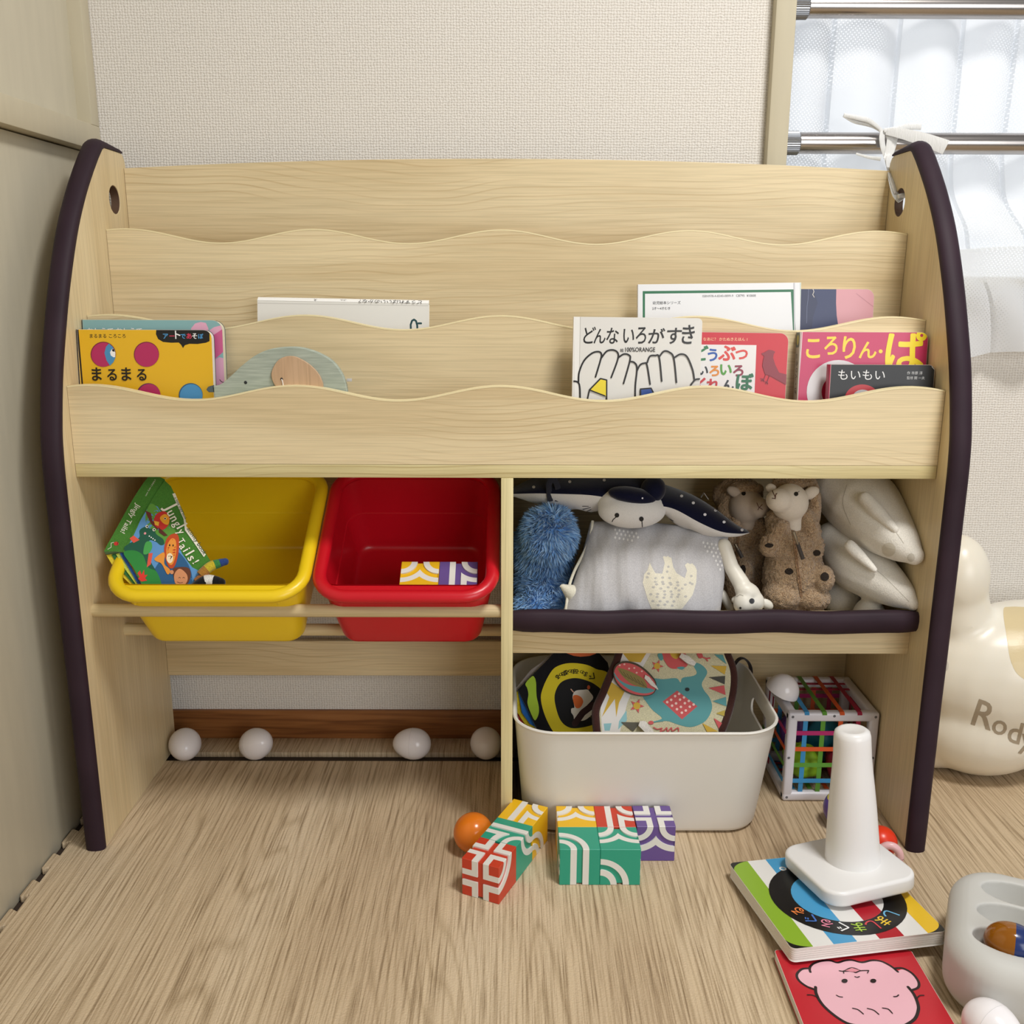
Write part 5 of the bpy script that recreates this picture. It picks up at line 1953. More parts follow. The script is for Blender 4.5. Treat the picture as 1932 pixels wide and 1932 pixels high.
A.curve(S((870, 30), (980, 40), (950, 130), (890, 110)), MUST)
A.curve(S((740, 90), (780, 70), (800, 130), (770, 150)), TEAL)
A.curve(S((945, 230), (990, 215), (1030, 225), (1000, 250)), TEAL)
for tri_, c in (((1345, 85, 1440, 90, 1480, 190), TEAL), ((1310, 205, 1480, 210, 1460, 300), MUST), ((1285, 330, 1465, 315, 1460, 405), '4a4a46'), ((1285, 445, 1455, 415, 1470, 520), RED), ((1330, 585, 1475, 540, 1480, 640), TEAL),
                 ((1365, 715, 1465, 680, 1455, 745), 'b8a24a'), ((1340, 765, 1430, 820, 1395, 880), RED), ((1220, 820, 1390, 910, 1270, 915), MUST), ((350, 808, 560, 812, 480, 910), '5c5a50')):
    A.poly(S((tri_[0], tri_[1]), (tri_[2], tri_[3]), (tri_[4], tri_[5])), c)
A.curve(S((1160, 65), (1200, 60), (1225, 110), (1190, 130), (1165, 100)), RED)
A.stroke(S((1215, 115), (1260, 130), (1300, 125)), 2.5, RED)
A.stroke(S((1255, 130), (1275, 155)), 2.5, RED)
A.stroke(S((700, 865), (740, 885), (790, 875), (770, 910), (820, 890), (840, 870), (850, 910), (890, 870), (900, 905), (960, 870), (965, 915)), 2.0, RED, smooth=4)
b.recalc = False
b.build('front', eb)
b = MB()
P = [sh.f(sh.uv(p), -0.003) for p in catmull(rim_out, 5, True)]
b.tube(P + [P[0]], 0.0062, fabric((66, 38, 34), 'brown_binding', 800, 0.4), 10, cap=False)
b.build('binding', eb)
# sewn-on ball pocket, loops
ball_px = S((265, 270), (300, 190), (400, 160), (520, 190), (640, 280), (720, 390), (700, 500), (600, 535), (480, 520), (370, 470), (290, 380))
b = sh.slab(catmull(ball_px, 3, True), 0.0, 0.008, fabric((82, 74, 62), 'ball_pocket_edge', 800, 0.3), 0.007)
A = sh.art(b, 0.008)
A.curve(S((272, 280), (310, 205), (400, 180), (520, 215), (630, 300), (710, 400), (690, 495), (600, 525), (480, 510), (375, 460), (296, 375)), RED)
A.curve(S((270, 280), (330, 360), (450, 420), (600, 440), (700, 470), (660, 495), (580, 505), (470, 480), (370, 420), (290, 340)), TEAL)
A.curve(S((310, 235), (400, 255), (500, 300), (590, 360), (620, 440), (560, 440), (450, 400), (350, 310)), '8c7d4a')
for i in range(7):
    A.stroke(S((330 + i * 38, 255 + i * 20), (360 + i * 38, 300 + i * 20), (395 + i * 38, 330 + i * 20)), 0.8, '4c4636')
for i, (x, y) in enumerate(((330, 205), (380, 195), (430, 240), (485, 235), (510, 285), (565, 270))):
    A.poly(S(*circ(x, y, 11, 10, 9)), 'e4b8b0')
b.recalc = False
b.build('ball_pocket', eb)
LOOP = fabric((226, 222, 216), 'white_loop_tape', 900, 0.3)
for p in (((600, 310), (590, 345), (660, 420), (740, 470), (720, 430), (640, 330)), ((985, 80), (960, 120), (1050, 190), (1120, 215), (1140, 180), (1060, 110)), ((545, 800), (530, 850), (600, 920), (720, 960), (680, 890), (600, 800))):
    b = sh.slab(S(*p), 0.006, 0.011, LOOP, 0.006)
    b.build('tape_loop', eb)
st = thing('bag_strap', 'dark strap hanging over the right rim of the white box', 'strap', (0.965, -0.07, 0.18))
P = [at_y(x, y, Y) for x, y, Y in ((1376, 1240, -.075), (1388, 1236, -.07), (1400, 1242, -.065), (1412, 1256, -.06), (1424, 1275, -.06))]
P = [Vector((0.945, -0.06, 0.14)), Vector((0.952, -0.058, 0.175)), Vector((0.962, -0.056, 0.192)), Vector((0.973, -0.055, 0.192)), Vector((0.9825, -0.055, 0.178)), Vector((0.9835, -0.057, 0.15))]
MB().tube(catmull([tuple(p) for p in P], 5), 0.007, fabric((40, 26, 26), 'dark_strap', 800, 0.4), 8, flat=0.25, up=(1, 0, 0.2)).build('strap', st)

# ------------------------------------------------------------------ banded activity cube
FR = plastic('lilac_white_plastic', (222, 220, 228), 0.3)
cube = thing('activity_cube', 'white plastic cube frame laced with coloured elastic bands, right of the storage box', 'activity cube', (1.086, -0.10, 0.0))
CX0, CX1, CY0, CY1, CZ1 = 1.0155, 1.1565, -0.172, -0.030, 0.1515
T_ = 0.0150
def fbar(lo, hi):
    b = MB().box(lo, hi, FR, 0.0038, 3)
    b.build('frame_bar', cube)
for y in (CY0, CY1 - T_):
    for z in (0.0004, CZ1 - T_):
        fbar((CX0, y, z), (CX1, y + T_, z + T_))
    for x in (CX0, CX1 - T_):
        fbar((x, y + 0.0001, 0.0005), (x + T_, y + T_ - 0.0001, CZ1 - 0.0001))
for x in (CX0, CX1 - T_):
    for z in (0.0005, CZ1 - T_ - 0.0001):
        fbar((x + 0.0001, CY0 + 0.0002, z), (x + T_ - 0.0001, CY1 - 0.0002, z + T_ - 0.0001))
for (px_, pz_) in ((CX0 + .0065, CZ1 - .0065), ((CX0 + CX1) / 2, CZ1 - .005), (CX1 - .0065, CZ1 - .0065), (CX0 + .005, CZ1 / 2), (CX0 + .0065, .0075), (CX1 - .005, CZ1 / 2), (CX1 - .0065, .0075)):
    MB().lathe([(0.0, 0.0007), (0.0014, 0.0007), (0.0022, 0.0)], paint('6a6a70', 0.4), lambda q: Vector((px_ + q.x, CY0 - q.z, pz_ + q.y)), 14).build('screw', cube)
BC = {'blue': '3c93cc', 'green': '5e9a36', 'orange': 'dc5a26', 'crimson': 'a81c44', 'magenta': 'b8246c'}
def band(path, axis, col):
    b = MB()
    m = paint(BC[col], 0.6)
    hw = 0.0036
    th = 0.0005
    vs, fs = [], []
    ctr = sum((Vector(p) for p in path), Vector()) / len(path)
    ax_ = Vector(axis)
    for p in path:
        p = Vector(p)
        out = (p - ctr)
        out = (out - ax_ * out.dot(ax_)).normalized()
        for dx, dd in ((-hw, 0), (hw, 0), (hw, th), (-hw, th)):
            vs.append(p + ax_ * dx + out * dd)
    k = len(path)
    for i in range(k):
        for j in range(4):
            fs.append([i * 4 + j, i * 4 + (j + 1) % 4, ((i + 1) % k) * 4 + (j + 1) % 4, ((i + 1) % k) * 4 + j])
    b.add(vs, fs, m)
    b.build('elastic_band', cube)
E_ = 0.0007
for i, c in enumerate(('blue', 'green', 'orange', 'crimson')):
    x = 1.0435 + i * 0.0272
    band([(x, CY0 + .003, CZ1 + E_), (x, CY0 - E_ * .2, CZ1 - .002), (x, CY0 + .004, CZ1 - .015), (x, CY0 + .004, 0.016), (x, CY0 + .006, 0.0008), (x, CY1 - .006, 0.0008), (x, CY1 - .003, .016), (x, CY1 - .003, CZ1 - .014), (x, CY1 + E_, CZ1 - .002), (x, CY1 - .003, CZ1 + E_)], (1, 0, 0), c)
for i, c in enumerate(('magenta', 'orange', 'green', 'blue')):
    z = 0.1165 - i * 0.0272
    band([(CX0 - E_, CY0 + .008, z), (CX0 + .010, CY0 + .003, z), (CX1 - .010, CY0 + .003, z), (CX1 + E_, CY0 + .008, z), (CX1 + E_, CY1 - .006, z), (CX1 - .010, CY1 - .002, z), (CX0 + .010, CY1 - .002, z), (CX0 - E_, CY1 - .006, z)], (0, 0, 1), c)
for i, c in enumerate(('crimson', 'crimson')):
    y = -0.075 + i * 0.022
    band([(CX0 + .003, y, CZ1 - .004), (CX1 - .003, y, CZ1 - .004), (CX1 - .002, y, .012), (CX1 - .02, y, .003), (CX0 + .02, y, .003), (CX0 + .002, y, .012)], (0, 1, 0), c)
for lab, cat_, c, pos, r, rib in (('lime green ribbed soft shape inside the activity cube', 'soft shape', (150, 196, 40), (1.060, -0.115, 0.042), (.030, .034, .026), 26),
                                  ('teal soft shape inside the activity cube behind the lime one', 'soft shape', (26, 110, 128), (1.105, -0.075, 0.062), (.030, .030, .040), 14),
                                  ('purple soft shape inside the activity cube', 'soft shape', (84, 50, 120), (1.060, -0.062, 0.068), (.024, .022, .034), 18),
                                  ('dark red soft shape inside the activity cube beside the lime one', 'soft shape', (150, 28, 52), (1.117, -0.127, 0.043), (.022, .024, .028), 12)):
    b = MB()
    def rb(q, rib=rib):
        a = math.atan2(q.y, q.x)
        return q * (1 + 0.07 * math.sin(a * 6) * max(0, 1 - abs(q.z) * 18) + 0.05 * math.sin(q.z * rib * 12))
    b.ball(pos, r, plastic('soft_shape', c, 0.5), fn=rb, u=40, v=24)
    o = b.build('soft_shape')
    tag(o, lab, cat_, 'shapes in the cube')
heg = thing('half_egg', 'empty white half eggshell lying on top of the activity cube', 'toy egg', (1.012, -0.12, 0.152))
WEGG = plastic('white_egg_plastic', (240, 236, 238), 0.2)
Rt = Matrix.Rotation(math.radians(20), 3, 'Y') @ Matrix.Rotation(math.radians(8), 3, 'X')
prof = []
for k in range(13):
    a = PI / 2 * k / 12
    prof.append((0.0265 * math.cos(a), 0.0285 * math.sin(a)))
inn = [(r * 0.94, h * 0.95) for r, h in prof[::-1]]
hc = at_z(1475, 1304, 0.163)
MB().lathe(prof + inn, WEGG, lambda q: hc + Rt @ q, 36).build('shell', heg)
MB().box((-0.004, -0.020, -0.004), (0.004, -0.0175, 0.004), WEGG, 0.0008, fn=lambda q: hc + Rt @ q).build('latch_tab', heg)

# ------------------------------------------------------------------ white eggs, balls
def egg(label, px_, py_, ax, zc=0.0268):
    c = at_z(px_, py_, zc)
    Z = Vector(ax).normalized()
    X = Z.orthogonal().normalized()
    Yv = Z.cross(X)
    root = thing('toy_egg', label, 'toy egg', (c.x, c.y, 0), 'white toy eggs')
    prof = []
    for k in range(25):
        a = -PI / 2 + PI * k / 24
        h = math.sin(a)
        prof.append((0.0266 * math.cos(a) * (1 - 0.10 * h), 0.033 * h))
    for nm, pr in (('lower_half', prof[:13]), ('upper_half', prof[12:])):
        pr2 = pr
        MB().lathe(pr2, WEGG, lambda q: c + X * q.x + Yv * q.y + Z * q.z, 36).build(nm, root)
    MB().lathe([(0.02655, -0.0003), (0.02675, -0.0001), (0.02675, 0.0001), (0.02655, 0.0003)], paint('d6d3d6', 0.3), lambda q: c + X * q.x + Yv * q.y + Z * q.z, 36).build('seam', root)
    return root
egg('white toy egg in the far left corner under the bins', 349, 1405, (0.35, -1, 0.1))
egg('white toy egg standing second from the left under the bins', 484, 1403, (0.7, -0.55, 0.45))
egg('white toy egg lying sideways, third from the left under the bins', 777, 1403, (-1, 0.1, 0.0))
egg('white toy egg half hidden behind the divider', 917, 1403, (0.1, -1, 0.1))
egg('white toy egg at the bottom edge beside the grey egg tray', 1874, 1940, (0.5, -1, 0.0))
def ball(name, label, px_, py_, r, m, cat='ball'):
    c = at_z(px_, py_, r)
    b = MB().ball(c, r, m, u=40, v=24)
    return tag(b.build(name), label, cat), c
ball('ball', 'shiny orange plastic ball beside the red track cube', 893, 1571, 0.0285, plastic('orange_ball_plastic', (226, 122, 30), 0.2))
two, c = ball('ball', 'purple ball with yellow half behind the white stacking cone', 1590, 1526, 0.0285, plastic('purple_ball_plastic', (92, 66, 150), 0.3))
b = MB()
Rb = Matrix.Rotation(math.radians(-22), 3, 'Y')
vs, fs = [], []
b.lathe([(0.0286 * math.cos(a), 0.0286 * math.sin(a)) for a in [PI / 2 * (0.62 + 0.38 * k / 10) for k in range(11)]], plastic('yellow_ball_plastic', (222, 206, 40), 0.3), lambda q: c + Rb @ q, 36)
b.build('yellow_cap', two)
rt = thing('rattle', 'red ball rattle with pink ring handle behind the stacking cone', 'rattle', at_z(1665, 1600, 0.0))
c = at_z(1662, 1588, 0.022)
MB().ball(c, 0.0225, plastic('red_rattle_plastic', (228, 58, 28), 0.3)).build('ball', rt)
b = MB()
c2 = at_z(1668, 1606, 0.018)
P = []
for k in range(33):
    a = 2 * PI * k / 32
    P.append(c2 + Vector((0.013 * math.cos(a) + 0.003, -0.004 * math.cos(a) - 0.012, 0.0165 * math.sin(a) - 0.0)))
b.tube(P, 0.0056, plastic('pink_handle_plastic', (238, 190, 192), 0.3), 12, cap=False)
b.build('ring_handle', rt)

# ------------------------------------------------------------------ floor books and the stacking cone
class FloorBook(Book):
    both = True
    def __init__(s, label, FL, FR_, BL, thick, cover, r=0.0, lines=5, edge=None, rough=0.3):
        s.o = FL
        s.u = (FR_ - FL).normalized()
        vv = (BL - FL)
        s.n = s.u.cross(vv).normalized()
        s.v = s.n.cross(s.u)
        s.w, s.h, s.th = (FR_ - FL).length, vv.dot(s.v), thick
        s.root = thing('picture_book', label, 'book', FL + s.u * s.w / 2 + s.v * s.h / 2 - s.n * thick, None)
        s.make(cover, r, None, rough, edge, lines)

# red book with the pink face (lies flat on the mat)
FL = Vector((0.9062, -0.722, 0.0128))
B = FloorBook('red board book with a pink smiling face, lying at the bottom of the picture', FL, Vector((1.0722, -0.722, 0.0128)), Vector((0.9062, -0.5345, 0.0128)), 0.0122, 'c02632', 0.004, 3)
A = B.art
S = scaled(5.084, 1440, 1780)
PK, K = 'eab6c2', '241a1a'
HEAD = [(455, 260), (470, 215), (540, 175), (640, 172), (705, 188), (760, 172), (850, 165), (945, 185), (1040, 168), (1120, 175), (1210, 220), (1280, 262), (1340, 250), (1430, 300), (1485, 370), (1480, 420), (1430, 445), (1400, 430), (1450, 500), (1485, 580), (1480, 660), (1430, 740), (1330, 800), (1000, 830), (800, 760), (660, 670), (560, 560), (500, 440), (400, 400), (340, 350), (325, 300), (370, 250), (430, 245)]
A.curve(S(*HEAD), PK, k=4)
for st, w_ in (([(452, 275), (445, 235), (480, 195), (560, 168), (640, 165), (712, 184), (780, 165), (850, 160), (945, 182), (1040, 163), (1130, 172), (1220, 215), (1290, 272)], 3.2),
               ([(440, 240), (370, 248), (322, 300), (345, 360), (420, 415), (495, 445)], 3.2), ([(1265, 240), (1340, 240), (1430, 290), (1490, 370), (1485, 425), (1425, 450)], 3.2),
               ([(502, 420), (510, 490), (570, 590), (680, 690), (800, 765), (900, 790)], 3.8), ([(1390, 420), (1445, 490), (1480, 570), (1488, 640), (1450, 730), (1340, 800)], 3.8),
               ([(730, 265), (775, 270), (850, 265), (885, 282), (930, 265), (1010, 262)], 1.6), ([(775, 268), (850, 235), (930, 262)], 1.4), ([(770, 265), (772, 290)], 1.2), ([(1012, 262), (1000, 288)], 1.2),
               ([(880, 322), (900, 328), (922, 322)], 1.4), ([(702, 500), (730, 514), (760, 518)], 1.4), ([(1252, 514), (1280, 512), (1298, 498)], 1.6),
               ([(858, 626), (910, 640), (960, 680)], 1.5), ([(1000, 628), (1060, 645), (1108, 684)], 1.5), ([(1145, 624), (1200, 635), (1238, 674)], 1.5),
               ([(422, 498), (470, 500), (520, 520)], 1.6), ([(1540, 502), (1500, 505), (1475, 530)], 1.6)):
    A.stroke(S(*st), w_ * 1.5, K, smooth=4)
A.poly(S((785, 266), (850, 240), (925, 263), (885, 280)), 'dd8f9c')
A.poly(S(*circ(780, 364, 29, 19)), K)
A.poly(S(*circ(1055, 364, 29, 19)), K)
for x in (880, 930):
    A.poly(S((x - 14, 104), (x + 14, 102), (x + 12, 116), (x - 12, 118)), 'f0e6e4')
B.done()

# striped board book, its near edge resting on the red book
FL, FR_, BL = at_z(1494, 1791, 0.0355), at_z(1787, 1757, 0.0355), at_z(1388, 1627, 0.0225)
B = FloorBook('striped board book with a black ring under the white stacking cone', FL, FR_, BL, 0.0180, 'e8e7e4', 0.007, 6)
A = B.art
w_, h_ = B.w, B.h
def strip(u0, u1, c):
    A.poly([(u0 * w_, 0), (u1 * w_, 0), (u1 * w_, h_), (u0 * w_, h_)], c, px=False)
for u0, u1, c in ((0, .135, '8db432'), (.265, .415, '4a9fd0'), (.56, .72, 'b3202e'), (.875, 1, 'ecc22a')):
    strip(u0, u1, c)
BKC = '141415'
for cx_, cy_, sx_, sy_ in ((0, 0, 1, 1), (w_, 0, -1, 1), (0, h_, 1, -1), (w_, h_, -1, -1)):
    e_ = [(cx_, cy_), (cx_ + sx_ * .155 * w_, cy_)] + [(cx_ + sx_ * w_ * .155 * (1 - math.sin(k * PI / 20)), cy_ + sy_ * h_ * .11 * (1 - math.cos(k * PI / 20))) for k in range(11)]
    A.poly(e_, BKC, px=False)
cc = (0.525 * w_, 0.475 * h_)
RO, RI = 0.425, 0.285
A.poly(circ(cc[0], cc[1], RO * w_, RO * h_ * 1.0, 48), BKC, px=False)
A.poly(circ(cc[0], cc[1], RI * w_, RI * h_ * 1.0, 40), 'e8e7e4', px=False)
inner = circ(cc[0], cc[1], RI * w_, RI * h_, 40)
for u0, u1, c in ((.2, .415, '4a9fd0'), (.56, .72, 'b3202e')):
    q = clip_poly([(u0 * w_, 0), (u1 * w_, 0), (u1 * w_, h_), (u0 * w_, h_)], inner)
    A.poly(q, c, px=False)
A.poly(circ(0.33 * w_, 0.86 * h_, .024 * w_), 'f0f0ee', px=False)
A.poly(circ(0.33 * w_, 0.86 * h_, .014 * w_), '7fb4d6', px=False)
for ch, th, c in zip('しましまぐるぐる', (-48, -64, -80, -95, -111, -127, -143, -160), ('6fb6de', 'efc93a', 'd6444e', 'a8cc44', 'f2f2f2', 'ea8fa8', '4a78c8', 'ee8a4a')):
    a = math.radians(th)
    up = (math.cos(a), math.sin(a))
    rg = (math.sin(a), -math.cos(a))
    R_ = (RI + 0.018) * w_
    sz = 0.072 * w_
    p0 = (cc[0] + up[0] * R_ - rg[0] * sz / 2, cc[1] + up[1] * R_ * h_ / w_ - rg[1] * sz / 2)
    p1 = (cc[0] + up[0] * R_ + rg[0] * sz / 2, cc[1] + up[1] * R_ * h_ / w_ + rg[1] * sz / 2)
    A.text(ch, p0, p1, c, 0.015, px=False)
B.done()

cone = thing('stacking_cone', 'white plastic stacking-ring cone on a square base upon the striped book', 'stacking toy', (1.034, -0.416, 0.035))
WCONE = plastic('white_cone_plastic', (234, 233, 232), 0.3)
rz = math.radians(15)
TILT = Matrix.Rotation(math.radians(-3.8), 3, 'Y') @ Matrix.Rotation(math.radians(-3.6), 3, 'X')
PIV = Vector((1.034, -0.416, 0.0345))
def cf_(q):
    return PIV + TILT @ Vector((q.x * math.cos(rz) - q.y * math.sin(rz), q.x * math.sin(rz) + q.y * math.cos(rz), q.z - 0.0345))
b = MB().mesh(prism([rrect(-0.0665, -0.064, 0.0665, 0.064, 0.026, 8)], 0.0205, 0.0045, 4), lambda q: cf_(Vector((q.x, q.y, 0.0352 + q.z))), WCONE)
b.build('base', cone)
cb_ = at_z(1611, 1620, 0.0555)
prof = [(0.0355, 0.0), (0.0350, 0.004), (0.0335, 0.03), (0.0300, 0.08), (0.0258, 0.126), (0.0242, 0.145), (0.0236, 0.162), (0.0232, 0.173), (0.0218, 0.1790), (0.0180, 0.1820), (0.0150, 0.1820), (0.010, 0.1806), (0.0, 0.1802)]
MB().lathe(prof, WCONE, lambda q: PIV + TILT @ (Vector((cb_.x + q.x, cb_.y + q.y, 0.0553 + q.z)) - PIV), 48).build('post', cone)
b = MB()
T = Art(b, (0, 0, 0), (1, 0, 0), (0, 1, 0), rough=0.3)
T.put = lambda q, off: cf_(Vector((q[0], q[1], 0.0557 + 0.0006)))
for k in range(3):
    T.stroke([(0.030 + 0.004 * k, 0.042 - 0.013 * k), (0.036 + 0.004 * k, 0.044 - 0.013 * k), (0.042 + 0.004 * k, 0.040 - 0.013 * k), (0.050 + 0.003 * k, 0.043 - 0.013 * k)], 0.0012, WCONE, px=False, smooth=4)
b.build('embossed_mark', cone)

# ------------------------------------------------------------------ grey egg tray with the amber and blue egg
tray = thing('egg_tray', 'pale grey rounded egg tray toy with oval hollows, right edge', 'egg tray', (1.22, -0.60, 0))
GREY = plastic('pale_grey_plastic', (196, 195, 190), 0.6)
ra = math.radians(-26)
TC = Vector((1.223, -0.590, 0.0))
def trf(q):
    return TC + Vector((q.x * math.cos(ra) - q.y * math.sin(ra), q.x * math.sin(ra) + q.y * math.cos(ra), q.z))
b = MB()
me = prism([rrect(-0.125, -0.105, 0.125, 0.105, 0.058, 10)], 0.082, 0.026, 6)
b.mesh(me, trf, GREY)
tmp = b.build('tmp')
cb2 = MB()
cups = []
for i in (-1, 1):
    for j in (-1, 0, 1):
        c = Vector((i * 0.054 + 0.004 * j, j * 0.050, 0.084))
        cups.append(c)
        cb2.ball(trf(c), (1, 1, 1), GREY, fn=lambda q: trf(Vector((q.x * 0.041, q.y * 0.0225, q.z * 0.044))) - TC, u=30, v=16)
co = cb2.build('cups')
md = tmp.modifiers.new('b', 'BOOLEAN')
md.operation = 'DIFFERENCE'
md.solver = 'EXACT'
md.object = co
rm = tmp.modifiers.new('r', 'REMESH')
rm.mode = 'VOXEL'
rm.voxel_size = 0.0022
sm = tmp.modifiers.new('s', 'SMOOTH')
sm.iterations = 4
me = evaluated(tmp)
b = MB().mesh(me, Matrix.Identity(4), GREY)
bpy.data.objects.remove(tmp)
bpy.data.objects.remove(co)
b.build('body', tray, 80)
ce = trf(cups[0]) + Vector((0.002, 0.0, -0.004))
e2 = thing('toy_egg', 'amber and blue toy egg lying in a hollow of the grey tray', 'toy egg', ce)
t = NT('amber_clear_plastic', 0.08, 0.6)
t.b.inputs['Base Color'].default_value = rgb((196, 120, 20))
t.b.inputs['Transmission Weight'].default_value = 0.55
eaxis = (trf(Vector((1, 0, 0))) - TC).normalized()
ey = Vector((0, 0, 1)).cross(eaxis)
prof = []
for k in range(25):
    a = -PI / 2 + PI * k / 24
    prof.append((0.0225 * math.cos(a) * (1 - 0.08 * math.sin(a)), 0.031 * math.sin(a)))
ef_ = lambda q: ce + ey * q.x + Vector((0, 0, 1)) * q.y + eaxis * q.z
MB().lathe(prof[:13], t.m, ef_, 36).build('amber_half', e2)['label'] = 'clear amber half'
MB().lathe(prof[12:], plastic('navy_egg_plastic', (36, 52, 104), 0.18), ef_, 36).build('blue_half', e2)['label'] = 'dark blue half'

# ------------------------------------------------------------------ inflatable horse beside the shelf
hs = thing('inflatable_horse', 'ivory inflatable hopping horse with tan patch, right of the bookshelf', 'inflatable toy', (1.42, -0.06, 0))
t = NT('ivory_vinyl', 0.3, 0.5)
nz = t.n('ShaderNodeTexNoise', Scale=6.0)
t.l(t.coord(), nz.inputs['Vector'])
t.base(t.ramp(nz.outputs[0], [(0.3, (228, 221, 204)), (0.7, (234, 229, 216))]))
t.b.inputs['Subsurface Weight'].default_value = 0.1
t.b.inputs['Subsurface Radius'].default_value = (0.02, 0.015, 0.01)
IV = t.m
vs, fs = blob([('e', (1.452, -0.075, 0.178), (0.215, 0.112, 0.122), None), ('e', (1.298, -0.070, 0.340), (0.049, 0.055, 0.070), None), ('e', (1.37, -0.062, 0.092), (0.120, 0.098, 0.094), None),
               ('e', (1.30, -0.045, 0.05), (0.05, 0.06, 0.052), None), ('l', [(1.298, -0.07, 0.33), (1.310, -0.07, 0.27)], [.046, .050]), ('e', (1.60, -0.06, 0.08), (0.08, 0.09, 0.08), None)], 0.007, 8)
for p in vs:
    if p.z < 0.0:
        p.z = 0.0
b = MB().add(vs, fs, IV)
A = Art(b, bvh=MB().add(vs, fs, IV).bvh(), maxe=6.0, step=0.0004, rough=0.35)
A.curve([(1893, 1152), (1905, 1145), (1940, 1146), (1990, 1150), (1990, 1300), (1930, 1280), (1908, 1250), (1899, 1200)], 'd6c49a')
A.text('R', (1832, 1366), (1868, 1378), 'a2947f', 0.02)
A.text('o', (1870, 1382), (1896, 1388), 'a2947f', 0.02)
A.text('d', (1899, 1398), (1922, 1404), 'a2947f', 0.02)
A.text('y', (1923, 1408), (1946, 1414), 'a2947f', 0.02)
A.circle(1786, 1256, 4, 9, 'cfc9be')
b.recalc = False
b.build('body', hs)

# ------------------------------------------------------------------ window bars, curtain and the tied twine
t = NT('brushed_steel', 0.22)
t.b.inputs['Metallic'].default_value = 1.0
t.b.inputs['Base Color'].default_value = rgb((176, 170, 166))
nz = t.n('ShaderNodeTexNoise', Scale=1.0, Detail=2.0)
t.l(t.coord((3, 500, 500)), nz.inputs['Vector'])
t.bump(nz.outputs[0], 0.04, 0.0005)
STEEL = t.m
t = NT('knurled_grip', 0.4)
t.b.inputs['Metallic'].default_value = 0.8
t.b.inputs['Base Color'].default_value = rgb((140, 142, 146))
KN = t.m
for lab, yc in (('upper steel tension bar across the curtained window', 13.5), ('lower steel tension bar across the window with white twine tied on it', 270.5)):
    c = at_y(1650, yc, 0.062)
    root = thing('tension_bar', lab, 'tension bar', (1.7, 0.062, c.z), 'bars across the window')
    MB().tube([(1.034, 0.062, c.z), (2.20, 0.062, c.z)], 0.0160, STEEL, 40).build('tube', root)
    b = MB()
    prof, vs, fs = [], [], []
    n = 72
    xs = [1.0098, 1.0115, 1.0330, 1.0350]
    for i, x in enumerate(xs):
        for k in range(n):
            r = (0.0168 if k % 2 else 0.0179) if 0 < i < 3 else 0.0155
            vs.append((x, 0.062 + r * math.cos(2 * PI * k / n), c.z + r * math.sin(2 * PI * k / n)))
    for i in range(3):
        for k in range(n):
            fs.append([i * n + k, i * n + (k + 1) % n, (i + 1) * n + (k + 1) % n, (i + 1) * n + k])
    fs += [list(range(n))[::-1], [3 * n + k for k in range(n)]]
    b.add(vs, fs, KN)
    b.build('end_grip', root)
    BARZ = c.z

t = NT('sheer_white_curtain', 0.9, 0.1)
t.t.nodes.remove(t.b)
co = t.coord((1, 1, 1), 0, (0, math.radians(38), 0))
ws = []
for d in ('X', 'Z'):
    wv = t.n('ShaderNodeTexWave', wave_type='BANDS', bands_direction=d, Scale=70.0)
    t.l(co, wv.inputs['Vector'])
    ws.append(wv.outputs['Fac'])
mu = t.n('ShaderNodeMath', operation='MULTIPLY')
t.l(ws[0], mu.inputs[0])
t.l(ws[1], mu.inputs[1])
big = t.n('ShaderNodeTexNoise', Scale=9.0, Detail=1.0)
t.l(t.coord(), big.inputs['Vector'])
zone = t.ramp(big.outputs[0], [(0.42, (0, 0, 0, 1)), (0.56, (1, 1, 1, 1))])
dots = t.ramp(mu.outputs[0], [(0.50, (0, 0, 0, 1)), (0.66, (1, 1, 1, 1))])
dm = t.n('ShaderNodeMath', operation='MULTIPLY')
t.l(zone, dm.inputs[0])
t.l(dots, dm.inputs[1])
dif, trl, mx1, tra, mx2 = t.n('ShaderNodeBsdfDiffuse'), t.n('ShaderNodeBsdfTranslucent'), t.n('ShaderNodeMixShader'), t.n('ShaderNodeBsdfTransparent'), t.n('ShaderNodeMixShader')
dif.inputs[0].default_value = rgb((238, 240, 243))
trl.inputs[0].default_value = rgb((236, 240, 245))
mx1.inputs[0].default_value = 0.5
t.l(dif.outputs[0], mx1.inputs[1])
t.l(trl.outputs[0], mx1.inputs[2])
fac = t.n('ShaderNodeMath', operation='MULTIPLY_ADD')
fac.inputs[1].default_value = 0.40
fac.inputs[2].default_value = 0.06
t.l(dm.outputs[0], fac.inputs[0])
t.l(fac.outputs[0], mx2.inputs[0])
t.l(mx1.outputs[0], mx2.inputs[1])
t.l(tra.outputs[0], mx2.inputs[2])
t.l(mx2.outputs[0], t.t.nodes['Material Output'].inputs[0])
SEAMS = [1.0125, 1.0908, 1.1977, 1.2965, 1.3800, 1.47, 1.56, 1.66, 1.76, 1.88, 2.001]
